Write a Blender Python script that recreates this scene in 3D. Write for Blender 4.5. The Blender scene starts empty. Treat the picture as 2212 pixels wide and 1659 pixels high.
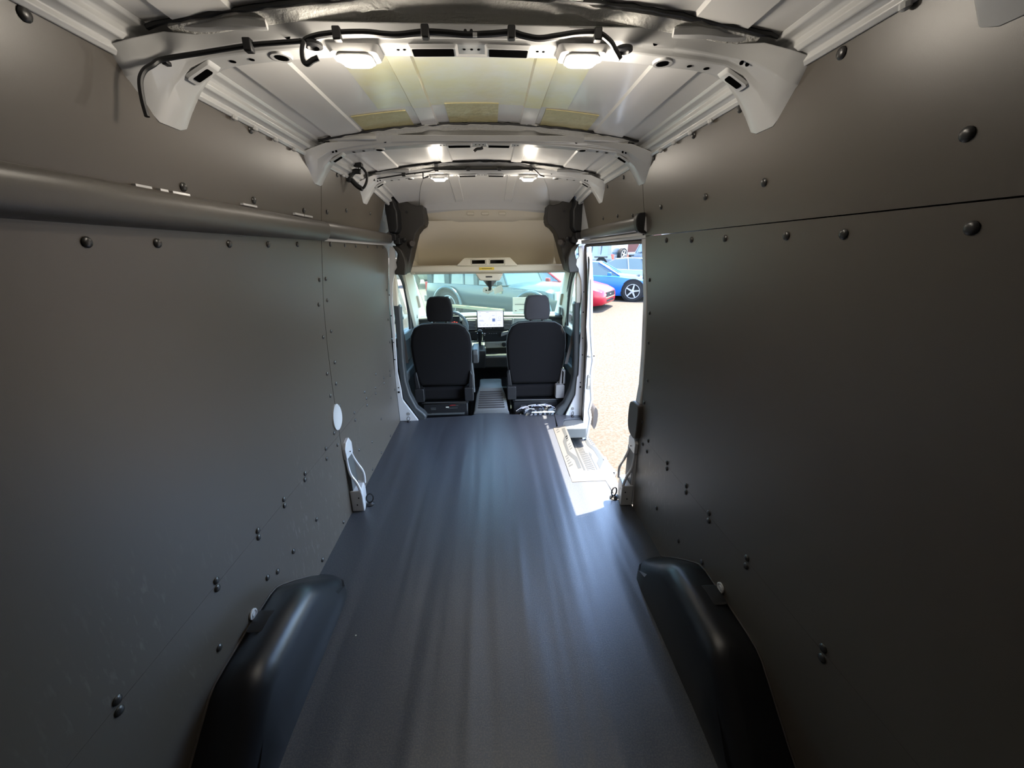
import bpy, bmesh, math, random
from mathutils import Vector, Matrix
random.seed(7)
SC = bpy.context.scene
COL = SC.collection
# ------------------------------------------------------------------ camera, sky, sun, exposure
CAM = Vector((0.015, 0.0, 1.54))
YAW, PITCH, ROLL = math.radians(3.1304), math.radians(18.8694), math.radians(-0.6)
fw = Vector((math.sin(YAW)*math.cos(PITCH), math.cos(YAW)*math.cos(PITCH), -math.sin(PITCH)))
rt = Vector((math.cos(YAW), -math.sin(YAW), 0)); up = rt.cross(fw)
rt, up = (math.cos(ROLL)*rt + math.sin(ROLL)*up), (math.cos(ROLL)*up - math.sin(ROLL)*rt)
cd = bpy.data.cameras.new('camera'); cam = bpy.data.objects.new('camera', cd); COL.objects.link(cam)
cam.matrix_world = Matrix(((rt.x, up.x, -fw.x, CAM.x), (rt.y, up.y, -fw.y, CAM.y), (rt.z, up.z, -fw.z, CAM.z), (0, 0, 0, 1)))
cd.sensor_width = 36.0; cd.lens = 831.0/2212*36.0; cd.clip_start = 0.02; cd.clip_end = 500
SC.camera = cam
SC.view_settings.view_transform = 'Standard'; SC.view_settings.look = 'None'
SC.view_settings.gamma = 1; SC.view_settings.exposure = 2.1
SC.view_settings.use_curve_mapping = False
SC.cycles.use_denoising = True; SC.cycles.max_bounces = 10; SC.cycles.transparent_max_bounces = 16
SC.cycles.diffuse_bounces = 5; SC.cycles.glossy_bounces = 4; SC.cycles.sample_clamp_indirect = 12
w = bpy.data.worlds.new('sky'); SC.world = w; w.use_nodes = True
nt = w.node_tree; bg = nt.nodes['Background']
sky = nt.nodes.new('ShaderNodeTexSky'); sky.sky_type = 'NISHITA'; sky.sun_disc = False
sky.sun_elevation = math.radians(70); sky.sun_rotation = math.radians(120)
nt.links.new(sky.outputs[0], bg.inputs[0]); bg.inputs[1].default_value = 0.70
sd = Vector((-.34, -.17, -1.6)).normalized()
sl = bpy.data.lights.new('sun', 'SUN'); sl.energy = 10.5; sl.angle = math.radians(0.5); sl.color = (1, .91, .78)
so = bpy.data.objects.new('sun', sl); COL.objects.link(so)
so.rotation_euler = sd.to_track_quat('-Z', 'Y').to_euler(); so.location = (4, 3, 12)
LAMP_W, LENS_E = 1.1, 4.0

# ------------------------------------------------------------------ materials
def mat(name, col, rough=.5, metal=0., bump=None, spec=.5, var=None, emit=None, coat=0., scale3=None):
    m = bpy.data.materials.new(name); m.use_nodes = True
    n, l = m.node_tree.nodes, m.node_tree.links
    b = n['Principled BSDF']
    b.inputs['Base Color'].default_value = (*col, 1); b.inputs['Roughness'].default_value = rough
    b.inputs['Metallic'].default_value = metal; b.inputs['Specular IOR Level'].default_value = spec
    if coat: b.inputs['Coat Weight'].default_value = coat; b.inputs['Coat Roughness'].default_value = .08
    tc = n.new('ShaderNodeTexCoord')
    src = tc.outputs['Object']
    if scale3:
        mp = n.new('ShaderNodeMapping'); mp.inputs['Scale'].default_value = scale3; l.new(src, mp.inputs[0]); src = mp.outputs[0]
    if var:
        sc_, amt, col2 = var
        t = n.new('ShaderNodeTexNoise'); t.inputs['Scale'].default_value = sc_; t.inputs['Detail'].default_value = 6; l.new(src, t.inputs[0])
        r = n.new('ShaderNodeMapRange'); r.inputs[1].default_value = .35; r.inputs[2].default_value = .65
        r.inputs[3].default_value = 0; r.inputs[4].default_value = amt; l.new(t.outputs[0], r.inputs[0])
        x = n.new('ShaderNodeMixRGB'); x.inputs[1].default_value = (*col, 1); x.inputs[2].default_value = (*col2, 1)
        l.new(r.outputs[0], x.inputs[0]); l.new(x.outputs[0], b.inputs['Base Color'])
    if bump:
        sc_, st, ds = bump
        t = n.new('ShaderNodeTexNoise'); t.inputs['Scale'].default_value = sc_; t.inputs['Detail'].default_value = 3; l.new(src, t.inputs[0])
        bp = n.new('ShaderNodeBump'); bp.inputs['Strength'].default_value = st; bp.inputs['Distance'].default_value = ds
        l.new(t.outputs[0], bp.inputs['Height']); l.new(bp.outputs[0], b.inputs['Normal'])
    if emit:
        b.inputs['Emission Color'].default_value = (*emit[0], 1); b.inputs['Emission Strength'].default_value = emit[1]
    return m

def glass_mat(name, tint, rough=.02, haze=0.):
    m = bpy.data.materials.new(name); m.use_nodes = True; n, l = m.node_tree.nodes, m.node_tree.links
    n.remove(n['Principled BSDF']); o = n['Material Output']
    t = n.new('ShaderNodeBsdfTransparent'); t.inputs[0].default_value = (*tint, 1)
    g = n.new('ShaderNodeBsdfGlossy'); g.inputs['Roughness'].default_value = rough
    lw = n.new('ShaderNodeLayerWeight'); lw.inputs[0].default_value = .5
    p5 = n.new('ShaderNodeMath'); p5.operation = 'POWER'; p5.inputs[1].default_value = 5; l.new(lw.outputs['Facing'], p5.inputs[0])
    f = n.new('ShaderNodeMath'); f.operation = 'MULTIPLY_ADD'; f.inputs[1].default_value = .85; f.inputs[2].default_value = .03; l.new(p5.outputs[0], f.inputs[0])
    x = n.new('ShaderNodeMixShader'); l.new(f.outputs[0], x.inputs[0]); l.new(t.outputs[0], x.inputs[1]); l.new(g.outputs[0], x.inputs[2])
    if haze:
        d = n.new('ShaderNodeBsdfTranslucent'); d.inputs[0].default_value = (.85, 1, .93, 1)  # translucent mix puts the bright veil of light into the glass
        y = n.new('ShaderNodeMixShader'); y.inputs[0].default_value = haze; l.new(x.outputs[0], y.inputs[1]); l.new(d.outputs[0], y.inputs[2]); x = y
    l.new(x.outputs[0], o.inputs[0]); return m

def wall_mat():
    m = mat('wall_hardboard', (.078, .066, .054), .35, bump=(900, .10, .001), spec=.62)
    n, l = m.node_tree.nodes, m.node_tree.links; b = n['Principled BSDF']
    tc = [q for q in n if q.type == 'TEX_COORD'][0]
    # fine scuffs: stretched noise inside a coarse mask
    mp = n.new('ShaderNodeMapping'); mp.inputs['Scale'].default_value = (1, 6, 1.6); mp.inputs['Rotation'].default_value = (.9, 0, 0)
    l.new(tc.outputs['Object'], mp.inputs[0])
    a = n.new('ShaderNodeTexNoise'); a.inputs['Scale'].default_value = 14; a.inputs['Detail'].default_value = 9; l.new(mp.outputs[0], a.inputs[0])
    ra = n.new('ShaderNodeMapRange'); ra.inputs[1].default_value = .57; ra.inputs[2].default_value = .72; l.new(a.outputs[0], ra.inputs[0])
    c = n.new('ShaderNodeTexNoise'); c.inputs['Scale'].default_value = 1.6; c.inputs['Detail'].default_value = 2; l.new(tc.outputs['Object'], c.inputs[0])
    rc = n.new('ShaderNodeMapRange'); rc.inputs[1].default_value = .47; rc.inputs[2].default_value = .64; l.new(c.outputs[0], rc.inputs[0])
    sx = n.new('ShaderNodeSeparateXYZ'); l.new(tc.outputs['Object'], sx.inputs[0])
    rz = n.new('ShaderNodeMapRange'); rz.inputs[1].default_value = 1.0; rz.inputs[2].default_value = .6; l.new(sx.outputs[2], rz.inputs[0])
    m1 = n.new('ShaderNodeMath'); m1.operation = 'MULTIPLY'; l.new(ra.outputs[0], m1.inputs[0]); l.new(rc.outputs[0], m1.inputs[1])
    m2 = n.new('ShaderNodeMath'); m2.operation = 'MULTIPLY'; l.new(m1.outputs[0], m2.inputs[0]); l.new(rz.outputs[0], m2.inputs[1])
    m3 = n.new('ShaderNodeMath'); m3.operation = 'MULTIPLY'; l.new(m2.outputs[0], m3.inputs[0]); m3.inputs[1].default_value = .26
    x = n.new('ShaderNodeMixRGB'); x.inputs[1].default_value = (.078, .066, .054, 1); x.inputs[2].default_value = (.32, .31, .29, 1)
    l.new(m3.outputs[0], x.inputs[0]); l.new(x.outputs[0], b.inputs['Base Color'])
    return m

def floor_mat():
    m = mat('floor_vinyl', (.085, .10, .125), .34, spec=.85)
    n, l = m.node_tree.nodes, m.node_tree.links; b = n['Principled BSDF']
    tc = [q for q in n if q.type == 'TEX_COORD'][0]
    mp = n.new('ShaderNodeMapping'); mp.inputs['Scale'].default_value = (8.5, .5, 1); l.new(tc.outputs['Object'], mp.inputs[0])
    a = n.new('ShaderNodeTexNoise'); a.inputs['Scale'].default_value = 1.0; a.inputs['Detail'].default_value = .6; a.inputs['Distortion'].default_value = .3; l.new(mp.outputs[0], a.inputs[0])
    b1 = n.new('ShaderNodeBump'); b1.inputs['Strength'].default_value = 1; b1.inputs['Distance'].default_value = .013; l.new(a.outputs[0], b1.inputs['Height'])
    c = n.new('ShaderNodeTexNoise'); c.inputs['Scale'].default_value = 330; c.inputs['Detail'].default_value = 2; l.new(tc.outputs['Object'], c.inputs[0])
    b2 = n.new('ShaderNodeBump'); b2.inputs['Strength'].default_value = .5; b2.inputs['Distance'].default_value = .0012
    l.new(c.outputs[0], b2.inputs['Height']); l.new(b1.outputs[0], b2.inputs['Normal']); l.new(b2.outputs[0], b.inputs['Normal'])
    d = n.new('ShaderNodeTexNoise'); d.inputs['Scale'].default_value = 190; d.inputs['Detail'].default_value = 3; l.new(tc.outputs['Object'], d.inputs[0])
    r = n.new('ShaderNodeMapRange'); r.inputs[1].default_value = .42; r.inputs[2].default_value = .66; l.new(d.outputs[0], r.inputs[0])
    x = n.new('ShaderNodeMixRGB'); x.inputs[1].default_value = (.027, .032, .042, 1); x.inputs[2].default_value = (.064, .064, .066, 1)
    l.new(r.outputs[0], x.inputs[0]); l.new(x.outputs[0], b.inputs['Base Color'])
    return m

def roof_mat():
    m = mat('roof_white_paint', (.84, .825, .80), .27, spec=.5, coat=.25)
    n, l = m.node_tree.nodes, m.node_tree.links; b = n['Principled BSDF']
    tc = [q for q in n if q.type == 'TEX_COORD'][0]
    a = n.new('ShaderNodeTexNoise'); a.inputs['Scale'].default_value = 2.2; a.inputs['Detail'].default_value = 1; l.new(tc.outputs['Object'], a.inputs[0])
    b1 = n.new('ShaderNodeBump'); b1.inputs['Strength'].default_value = .6; b1.inputs['Distance'].default_value = .012; l.new(a.outputs[0], b1.inputs['Height'])
    l.new(b1.outputs[0], b.inputs['Normal']); l.new(b1.outputs[0], b.inputs['Coat Normal'])
    return m

def gravel_mat():
    m = mat('lot_gravel', (.042, .033, .023), .95, bump=(60, .4, .01), var=(34, 1, (.058, .051, .042)), spec=.1)
    return m

M = dict(
    wall=wall_mat(), floor=floor_mat(), roof=roof_mat(), gravel=gravel_mat(),
    bow=mat('bow_grey_white_paint', (.55, .55, .545), .30, coat=.2),
    galv=mat('galvanised_yellow_film', (.86, .82, .50), .18, 0, bump=(40, .2, .002), var=(7, .9, (.86, .86, .76))),
    foil=mat('gold_foil_pad', (.64, .56, .27), .34, .15, bump=(38, .9, .004), var=(30, .5, (.74, .66, .38))),
    white=mat('body_white_paint', (.52, .52, .53), .25, coat=.4),
    black=mat('black_plastic', (.008, .008, .009), .5, bump=(500, .1, .0005)),
    dark=mat('dark_grey_trim', (.028, .025, .022), .55, bump=(420, .45, .0008)),
    dark2=mat('dark_slate_trim', (.036, .040, .042), .5, bump=(420, .3, .0006)),
    arch=mat('wheel_cover_plastic', (.010, .0105, .012), .36, bump=(700, .15, .0006), spec=.42),
    rail=mat('rail_cover_vinyl', (.085, .077, .068), .38, bump=(800, .2, .0006)),
    carblack=mat('car_black_trim', (.004, .004, .0045), .7, spec=.15),
    void=mat('dark_hollow', (.003, .003, .003), 1., spec=.0),
    seal=mat('rubber_seal', (.055, .046, .041), .6),
    mastic=mat('grey_mastic', (.60, .59, .56), .7, bump=(120, .8, .004)),
    screw=mat('screw_black', (.028, .027, .026), .3),
    beige=mat('beige_headliner', (.78, .71, .57), .8, bump=(600, .3, .0008)),
    beige_p=mat('beige_plastic', (.60, .55, .45), .55),
    fabric=mat('seat_fabric', (.0075, .007, .0075), 1.0, bump=(700, .5, .001), spec=.15),
    fabric2=mat('seat_fabric_grey', (.030, .028, .031), .9, bump=(700, .5, .001)),
    dash=mat('dash_plastic', (.035, .036, .035), .5, bump=(500, .2, .0006)),
    dash_sunlit=mat('dash_sunlit_panel', (.26, .26, .235), .55, bump=(500, .2, .0006)),  # light grey plastic, lightened further to paint in the sunlight on it
    grey=mat('grey_plastic', (.070, .075, .074), .5, bump=(400, .2, .0006)),
    lgrey=mat('light_grey_plastic', (.22, .21, .20), .5),
    chrome=mat('chrome', (.7, .7, .7), .15, 1.),
    steel=mat('dull_steel', (.35, .35, .34), .35, .9),
    lens=mat('lamp_lens', (.9, .9, .9), .2, emit=((1, .98, .94), LENS_E)),
    clear=mat('lamp_housing_clear', (.75, .74, .72), .15, coat=.5),
    glass=glass_mat('windscreen_glass', (.80, .93, .87), haze=.0035), glass2=glass_mat('side_glass', (.85, .95, .93)),
    film=glass_mat('plastic_film', (.80, .82, .88), .12),
    paper=mat('paper', (.74, .72, .60), .8), paper2=mat('paper_print', (.15, .15, .13), .8),
    yellow=mat('yellow_label', (.70, .50, .04), .5), print=mat('print_dark', (.08, .07, .03), .6),
    screen=mat('screen_lit', (.05, .05, .06), .2, emit=((.74, .78, .92), .30)),
    screen2=mat('screen_icon', (.05, .05, .06), .2, emit=((.12, .18, .40), .3)),
    screen3=mat('screen_text', (.05, .05, .06), .2, emit=((.40, .46, .70), .22)),
    redl=mat('red_led', (.3, .02, .02), .3, emit=((.9, .08, .04), .6)),
    sill=mat('sill_plate_light', (.045, .042, .037), .5, bump=(200, .3, .0008)), sillp=mat('sill_print_grey', (.011, .012, .011), .55),
    blue=mat('car_blue', (.001, .062, .25), .35, coat=.12, spec=.3), red=mat('car_red', (.20, .002, .012), .35, coat=.12, spec=.3),
    silver=mat('car_silver', (.085, .105, .125), .3, .0, coat=.15), cwhite=mat('car_white', (.16, .16, .155), .3, coat=.8),
    greenb=mat('car_dark_teal', (.008, .022, .026), .30, coat=.25, spec=.3), tan=mat('car_pale_green', (.09, .10, .075), .3, coat=.8),
    navy=mat('car_navy', (.01, .02, .05), .3, coat=.3),
    tire=mat('tyre', (.009, .009, .009), .85, spec=.2), rimm=mat('alloy', (.2, .2, .2), .35, .2), darkg=mat('car_glass', (.03, .05, .07), .06, spec=.8),
    carg2=mat('car_glass_pale', (.018, .034, .038), .08, spec=.45), gold=mat('sill_gold', (.12, .10, .05), .4),
    tail=mat('tail_lamp', (.25, .006, .006), .2), hill=mat('far_bank', (.075, .055, .03), .95, var=(.6, 1, (.06, .055, .03))),
    brick=mat('far_brick', (.07, .025, .02), .9),
)

# ------------------------------------------------------------------ mesh helpers
class MB:
    def __init__(s): s.v, s.f = [], []
    def add(s, vs, fs):
        o = len(s.v); s.v += [tuple(p) for p in vs]; s.f += [tuple(i+o for i in f) for f in fs]; return s
    def box(s, x0, x1, y0, y1, z0, z1):
        v = [(x, y, z) for z in (z0, z1) for y in (y0, y1) for x in (x0, x1)]
        return s.add(v, [(0, 2, 3, 1), (4, 5, 7, 6), (0, 1, 5, 4), (2, 6, 7, 3), (0, 4, 6, 2), (1, 3, 7, 5)])
    def grid(s, rows, flip=False, closed=False):
        n = len(rows[0]); vs = [p for r in rows for p in r]; fs = []
        for i in range(len(rows)-1):
            for j in range(n if closed else n-1):
                a, b = i*n+j, i*n+(j+1) % n; q = (a, b, b+n, a+n); fs.append(q[::-1] if flip else q)
        return s.add(vs, fs)
    def loft(s, rings, caps=True):
        n = len(rings[0]); o = len(s.v); s.grid(rings, closed=True)
        if caps: s.f.append(tuple(o+i for i in range(n))[::-1]); s.f.append(tuple(o+(len(rings)-1)*n+i for i in range(n)))
        return s
    def tube(s, pts, r, n=8, caps=True):
        pts = [Vector(p) for p in pts]; rings = []
        t0 = (pts[1]-pts[0]).normalized(); u = t0.orthogonal().normalized()
        for i, p in enumerate(pts):
            a, b = pts[max(0, i-1)], pts[min(len(pts)-1, i+1)]; t = (b-a).normalized()
            u = (u - t*u.dot(t)).normalized(); v = t.cross(u); rr = r[i] if isinstance(r, (list, tuple)) else r
            rings.append([p + u*math.cos(k*math.tau/n)*rr + v*math.sin(k*math.tau/n)*rr for k in range(n)])
        return s.loft(rings, caps)
    def prism(s, pts, axis, a, b):
        # pts 2d polygon; axis 'x': (y,z) 'y': (x,z) 'z': (x,y)
        def P(p, t): return {'x': (t, p[0], p[1]), 'y': (p[0], t, p[1]), 'z': (p[0], p[1], t)}[axis]
        return s.loft([[P(p, a) for p in pts], [P(p, b) for p in pts]])
    def lathe(s, prof, c, axis, n=20, caps=True):
        # prof list of (r, t) along axis vector
        ax = Vector(axis).normalized(); u = ax.orthogonal().normalized(); v = ax.cross(u); c = Vector(c)
        rings = [[c + ax*t + (u*math.cos(k*math.tau/n) + v*math.sin(k*math.tau/n))*r for k in range(n)] for r, t in prof]
        return s.loft(rings, caps)
    def build(s, name, m, parent=None, bevel=0., seg=2, smooth=True, sub=0, angle=35):
        me = bpy.data.meshes.new(name); me.from_pydata(s.v, [], s.f)
        bm = bmesh.new(); bm.from_mesh(me); bmesh.ops.recalc_face_normals(bm, faces=bm.faces); bm.to_mesh(me); bm.free()
        me.materials.append(m)
        o = bpy.data.objects.new(name, me); COL.objects.link(o)
        if parent is not None: o.parent = parent
        if sub:
            k = o.modifiers.new('sub', 'SUBSURF'); k.levels = k.render_levels = sub
        if bevel:
            k = o.modifiers.new('bevel', 'BEVEL'); k.width = bevel; k.segments = seg; k.limit_method = 'ANGLE'; k.angle_limit = math.radians(30)
        if smooth:
            for p in me.polygons: p.use_smooth = True
            if not sub:
                bm = bmesh.new(); bm.from_mesh(me)
                for e in bm.edges:
                    if len(e.link_faces) == 2 and e.calc_face_angle(0) > math.radians(angle): e.smooth = False
                bm.to_mesh(me); bm.free()
        return o

def tag(o, label=None, cat=None, group=None, kind=None):
    if label: o['label'] = label
    if cat: o['category'] = cat
    if group: o['group'] = group
    if kind: o['kind'] = kind
    return o
def thing(name, label, cat, group=None, kind=None, loc=(0, 0, 0)):
    o = bpy.data.objects.new(name, None); COL.objects.link(o); o.empty_display_size = .05
    if group is None and kind is None: pass
    return tag(o, label, cat, group, kind)
def copy_tree(o, parent=None, M4=None):
    c = o.copy(); COL.objects.link(c); c.parent = parent
    if M4 is not None and parent is None: c.matrix_world = M4 @ o.matrix_world
    for ch in [q for q in bpy.data.objects if q.parent == o]: copy_tree(ch, c)
    return c
def rrect(x0, x1, z0, z1, r, n=5):
    out = []
    for cx, cz, a in ((x1-r, z1-r, 0), (x0+r, z1-r, 90), (x0+r, z0+r, 180), (x1-r, z0+r, 270)):
        for k in range(n+1):
            t = math.radians(a+90*k/n); out.append((cx+r*math.cos(t), cz+r*math.sin(t)))
    return out
def smoothpoly(pts, it=2):
    for _ in range(it):
        q = []
        for i in range(len(pts)):
            a, b = pts[i], pts[(i+1) % len(pts)]
            q += [tuple(.75*x+.25*y for x, y in zip(a, b)), tuple(.25*x+.75*y for x, y in zip(a, b))]
        pts = q
    return pts
def interp(tab, t):
    if t <= tab[0][0]: return tab[0][1]
    for (a, va), (b, vb) in zip(tab, tab[1:]):
        if t <= b: return va+(vb-va)*(t-a)/(b-a)
    return tab[-1][1]
def catmull(pts, n=6):
    P = [Vector(p) for p in pts]; out = []
    for i in range(len(P)-1):
        a, b, c, d = P[max(0, i-1)], P[i], P[i+1], P[min(len(P)-1, i+2)]
        for k in range(n):
            t = k/n; out.append(.5*((2*b)+(c-a)*t+(2*a-5*b+4*c-d)*t*t+(3*b-a-3*c+d)*t**3))
    out.append(P[-1]); return out
# half width of the cargo bay at height z
WP = [(0, .888), (.5, .885), (.8, .88), (1.05, .870), (1.3, .852), (1.6, .812), (1.7, .796), (1.95, .755)]
def W(z): return interp(WP, z)
REAR = -.75

# ------------------------------------------------------------------ the setting: floor
fl = MB()
# vinyl mat with the cut-out for the side step; bump at the front centre
out = [(-.888, REAR), (.888, REAR), (.888, 2.10), (.805, 2.10), (.800, 2.385), (.557, 2.392), (.566, 3.21), (.60, 3.24), (.63, 3.52), (.18, 3.56), (.12, 3.60), (-.13, 3.61), (-.20, 3.56), (-.71, 3.53), (-.888, 3.50)]
top = MB(); top.prism(out, 'z', -.02, 0.0); floor = top.build('floor', M['floor'], smooth=False)
tag(floor, 'dark blue-grey vinyl cargo floor mat between the side walls', 'floor', kind='structure')
sub = MB(); sub.box(-.95, .80, REAR, 2.38, -.12, -.021).box(-.95, .555, 2.38, 3.55, -.12, -.021)
tag(sub.build('floor', M['white'], smooth=False), 'white metal sub-floor under the vinyl mat', 'floor', kind='structure')
cf = MB(); cf.box(-.95, .95, 3.55, 5.1, -.25, -.20).box(-.95, .95, 3.55, 3.60, -.20, -.03)
cf.box(-.95, .95, 5.0, 5.05, -.25, .80)
tag(cf.build('floor', M['black'], smooth=False), 'black rubber cab floor under the seats', 'floor', kind='structure')

# ------------------------------------------------------------------ walls
class Panel:
    pass
def zs(z0, z1): return sorted({z0, z1, *[z for z, _ in WP if z0 < z < z1]})
def wall_sheet(side, y0, y1, z0, z1, off=0., y1f=None, y0f=None, thick=.004, extra=()):
    """panel following the wall's curve; y1f(z) gives a shaped front edge"""
    Z = sorted({*zs(z0, z1), *extra}); front, back = [], []
    for z in Z:
        a = y0f(z) if y0f else y0; b = y1f(z) if y1f else y1; x = side*(W(z)+off)
        xb = x+side*thick
        front.append([(x, a+(b-a)*t/6, z) for t in range(7)]); back.append([(xb, a+(b-a)*t/6, z) for t in range(7)])
    m = MB()
    rings = [f+b[::-1] for f, b in zip(front, back)]
    m.loft(rings); return m
def screw_mesh():
    m = MB().lathe([(.0112, 0), (.0118, .0014), (.0100, .0038), (.0066, .0054), (.0024, .0060)], (0, 0, 0), (0, 0, 1), 14)
    o = m.build('screw', M['screw']); me = o.data; bpy.data.objects.remove(o); return me
SCREW = screw_mesh()
def screw(parent, side, y, z, s=1.):
    o = bpy.data.objects.new('screw', SCREW); COL.objects.link(o); o.parent = parent
    dz = .02; n = Vector((-side, 0, side*0)) ; t = Vector((side*(W(z+dz)-W(z-dz)), 0, 2*dz)).normalized()
    n = Vector((-side*t.z, 0, side*t.x)).normalized()
    if n.x*side > 0: n = -n
    o.location = (side*W(z) + n.x*.0005, y, z); o.rotation_euler = n.to_track_quat('Z', 'Y').to_euler(); o.scale = (s, s, s)
WL = thing('wall_left', 'left cargo wall of dark grey-brown lining panels with rivets', 'wall', kind='structure')
WR = thing('wall_right', 'right cargo wall of dark grey lining panels with rivets', 'wall', kind='structure')
SEAML, SEAMR = 2.09, 2.04
g = .0025
wall_sheet(-1, REAR, SEAML-g, 1.625, 1.948).build('wall_panel', M['wall'], WL)
wall_sheet(-1, SEAML+g, 3.40, 1.625, 1.948, y1f=lambda z: interp([(1.62, 3.12), (1.9, 3.16), (1.948, 3.3)], z)).build('wall_panel', M['wall'], WL)
wall_sheet(-1, REAR, SEAML-g, .5436, 1.612).build('wall_panel', M['wall'], WL)
wall_sheet(-1, SEAML+g, 3.45, .5436, 1.605, y1f=lambda z: interp([(.5, 3.47), (1.40, 3.47), (1.50, 3.46), (1.55, 3.43), (1.58, 3.38), (1.605, 3.26)], z), extra=(1.4, 1.5, 1.55, 1.58)).build('wall_panel', M['wall'], WL)
wall_sheet(-1, REAR, SEAML-g, 0, .5427).build('wall_panel', M['wall'], WL)
wall_sheet(-1, SEAML+g, 3.47, 0, .5427).build('wall_panel', M['wall'], WL)
wall_sheet(1, REAR, SEAMR-g, 1.613, 1.95).build('wall_panel', M['wall'], WR)
wall_sheet(1, SEAMR+g, 3.3, 1.64, 1.95, y1f=lambda z: interp([(1.62, 3.16), (1.75, 3.17), (1.9, 3.17), (1.95, 3.26)], z)).build('wall_panel', M['wall'], WR)
wall_sheet(1, REAR, SEAMR-g, .5136, 1.610).build('wall_panel', M['wall'], WR)
wall_sheet(1, REAR, SEAMR-g, 0, .5127, y1f=lambda z: interp([(0, 2.02), (.512, SEAMR)], z)).build('wall_panel', M['wall'], WR)
SL = [(.899, 1.569), (1.080, 1.571), (1.364, 1.575), (1.596, 1.578), (1.833, 1.583), (2.202, 1.590), (2.417, 1.589), (2.610, 1.589), (2.861, 1.589), (3.1, 1.588), (3.27, 1.588),
      (1.19, 1.714), (1.517, 1.72), (1.901, 1.724), (2.158, 1.742), (2.434, 1.775), (2.9, 1.80),
      (1.015, .556), (1.010, .530), (1.249, .556), (1.245, .529), (1.444, .556), (1.440, .528), (1.645, .557), (1.634, .530), (1.892, .557), (1.883, .50), (.667, .556), (.662, .527), (.38, .556), (.375, .527),
      (.951, .346), (1.236, .343), (1.429, .296), (1.666, .280), (1.949, .037), (1.647, .043), (2.04, .50), (1.30, .31),
      (.865, 1.93), (1.26, 1.935), (1.52, 1.932), (1.98, 1.932), (2.29, 1.93), (2.6, 1.925)]
P2 = [(2.05, 1.42), (2.13, 1.42), (2.03, 1.30), (2.14, 1.31), (2.045, 1.13), (2.155, 1.14), (2.04, .93), (2.16, .96), (2.045, .80), (2.14, .84), (2.02, .585), (2.15, .70),
      (2.36, .565), (2.355, .515), (2.62, .565), (2.615, .515), (2.85, .565), (2.845, .52), (3.1, .565), (3.095, .52), (3.3, .565), (3.3, .52), (2.6, .62), (2.9, .66),
      (2.35, .30), (2.62, .22), (2.9, .28), (2.55, .03), (2.8, .03), (3.1, .03), (2.3, .03), (3.25, .33), (3.4, 1.25), (3.4, 1.0), (3.4, .8), (3.41, .35)]
for y, z in SL+P2: screw(WL, -1, y, z, .95 if y > 1.8 else 1)
SR = [(1.799, 1.585), (1.573, 1.58), (1.345, 1.578), (1.061, 1.575), (.884, 1.572), (.641, 1.571), (.4, 1.568), (1.841, 1.726), (1.469, 1.721), (1.16, 1.719), (.675, 1.714), (.936, 1.925), (1.277, 1.93), (1.545, 1.93), (1.894, 1.93), (.4, 1.71),
      (1.903, .527), (1.905, .458), (1.66, .528), (1.656, .497), (1.461, .526), (1.456, .495), (1.268, .525), (1.26, .494), (1.023, .525), (1.019, .494), (1.707, .221), (1.455, .224), (1.256, .285), (.7, .525), (.695, .494),
      (2.0, 1.40), (2.0, 1.23), (2.0, 1.07), (1.98, .86), (2.0, .72), (2.0, .60), (1.97, .47), (2.2, 1.72), (2.45, 1.74), (2.75, 1.75), (2.3, 1.92), (2.6, 1.92)]
for y, z in SR: screw(WR, 1, y, z, .95 if y > 1.8 else 1)
# body skin behind the lining, header over the door, outer roof
sk = MB()
sk.box(-.99, -.96, REAR, 3.6, -.3, 1.5)
sk.loft([[(-.97, y, 1.5), (-.90, y, 2.12), (-.89, y, 2.12), (-.95, y, 1.5)] for y in (REAR, 5.0)])
sk.box(.90, .93, REAR, 2.03, -.3, 1.5)
sk.build('body_skin', M['white'], WL, smooth=False)
sk = MB(); sk.loft([[(.92, y, 1.5), (.90, y, 2.10), (.88, y, 2.10), (.89, y, 1.5)] for y in (REAR, 2.03)])
sk.loft([[(.842, y, 1.605), (.850, y, 1.64), (.90, y, 2.1), (.80, y, 2.1), (.795, y, 1.64)] for y in (2.02, 3.6)])
sk.box(.70, .90, REAR, 3.6, 2.09, 2.12).build('body_skin', M['white'], WR, smooth=False)
wb = thing('wall_back', 'closed pair of rear doors behind the camera', 'wall', kind='structure')
m = MB(); m.box(-.97, -.004, REAR-.05, REAR, -.3, 2.12).box(.004, .97, REAR-.05, REAR, -.3, 2.12)
m.build('door_leaf', M['wall'], wb, smooth=False)

# white metal strips glimpsed in the gaps by the rails
def strip(side, y0, y1, z, h, parent, m='white'):
    mb = MB(); x = side*(W(z)+.0)
    mb.box(min(x, x-side*.010), max(x, x-side*.010), y0, y1, z-h/2, z+h/2); mb.build('metal_strip', M[m], parent, smooth=False)
strip(-1, 1.03, 1.075, 1.693, .010, WL); strip(-1, 1.10, 1.125, 1.694, .008, WL); strip(-1, 1.14, 1.20, 1.694, .008, WL)
strip(-1, 1.44, 1.52, 1.700, .006, WL); strip(-1, 1.80, 1.88, 1.703, .008, WL); strip(-1, 1.89, 1.97, 1.703, .008, WL)
strip(-1, 1.36, 2.09, 1.613, .006, WL); strip(-1, 2.10, 3.35, 1.611, .014, WL); strip(1, 2.05, 3.15, 1.622, .012, WR)

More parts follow.
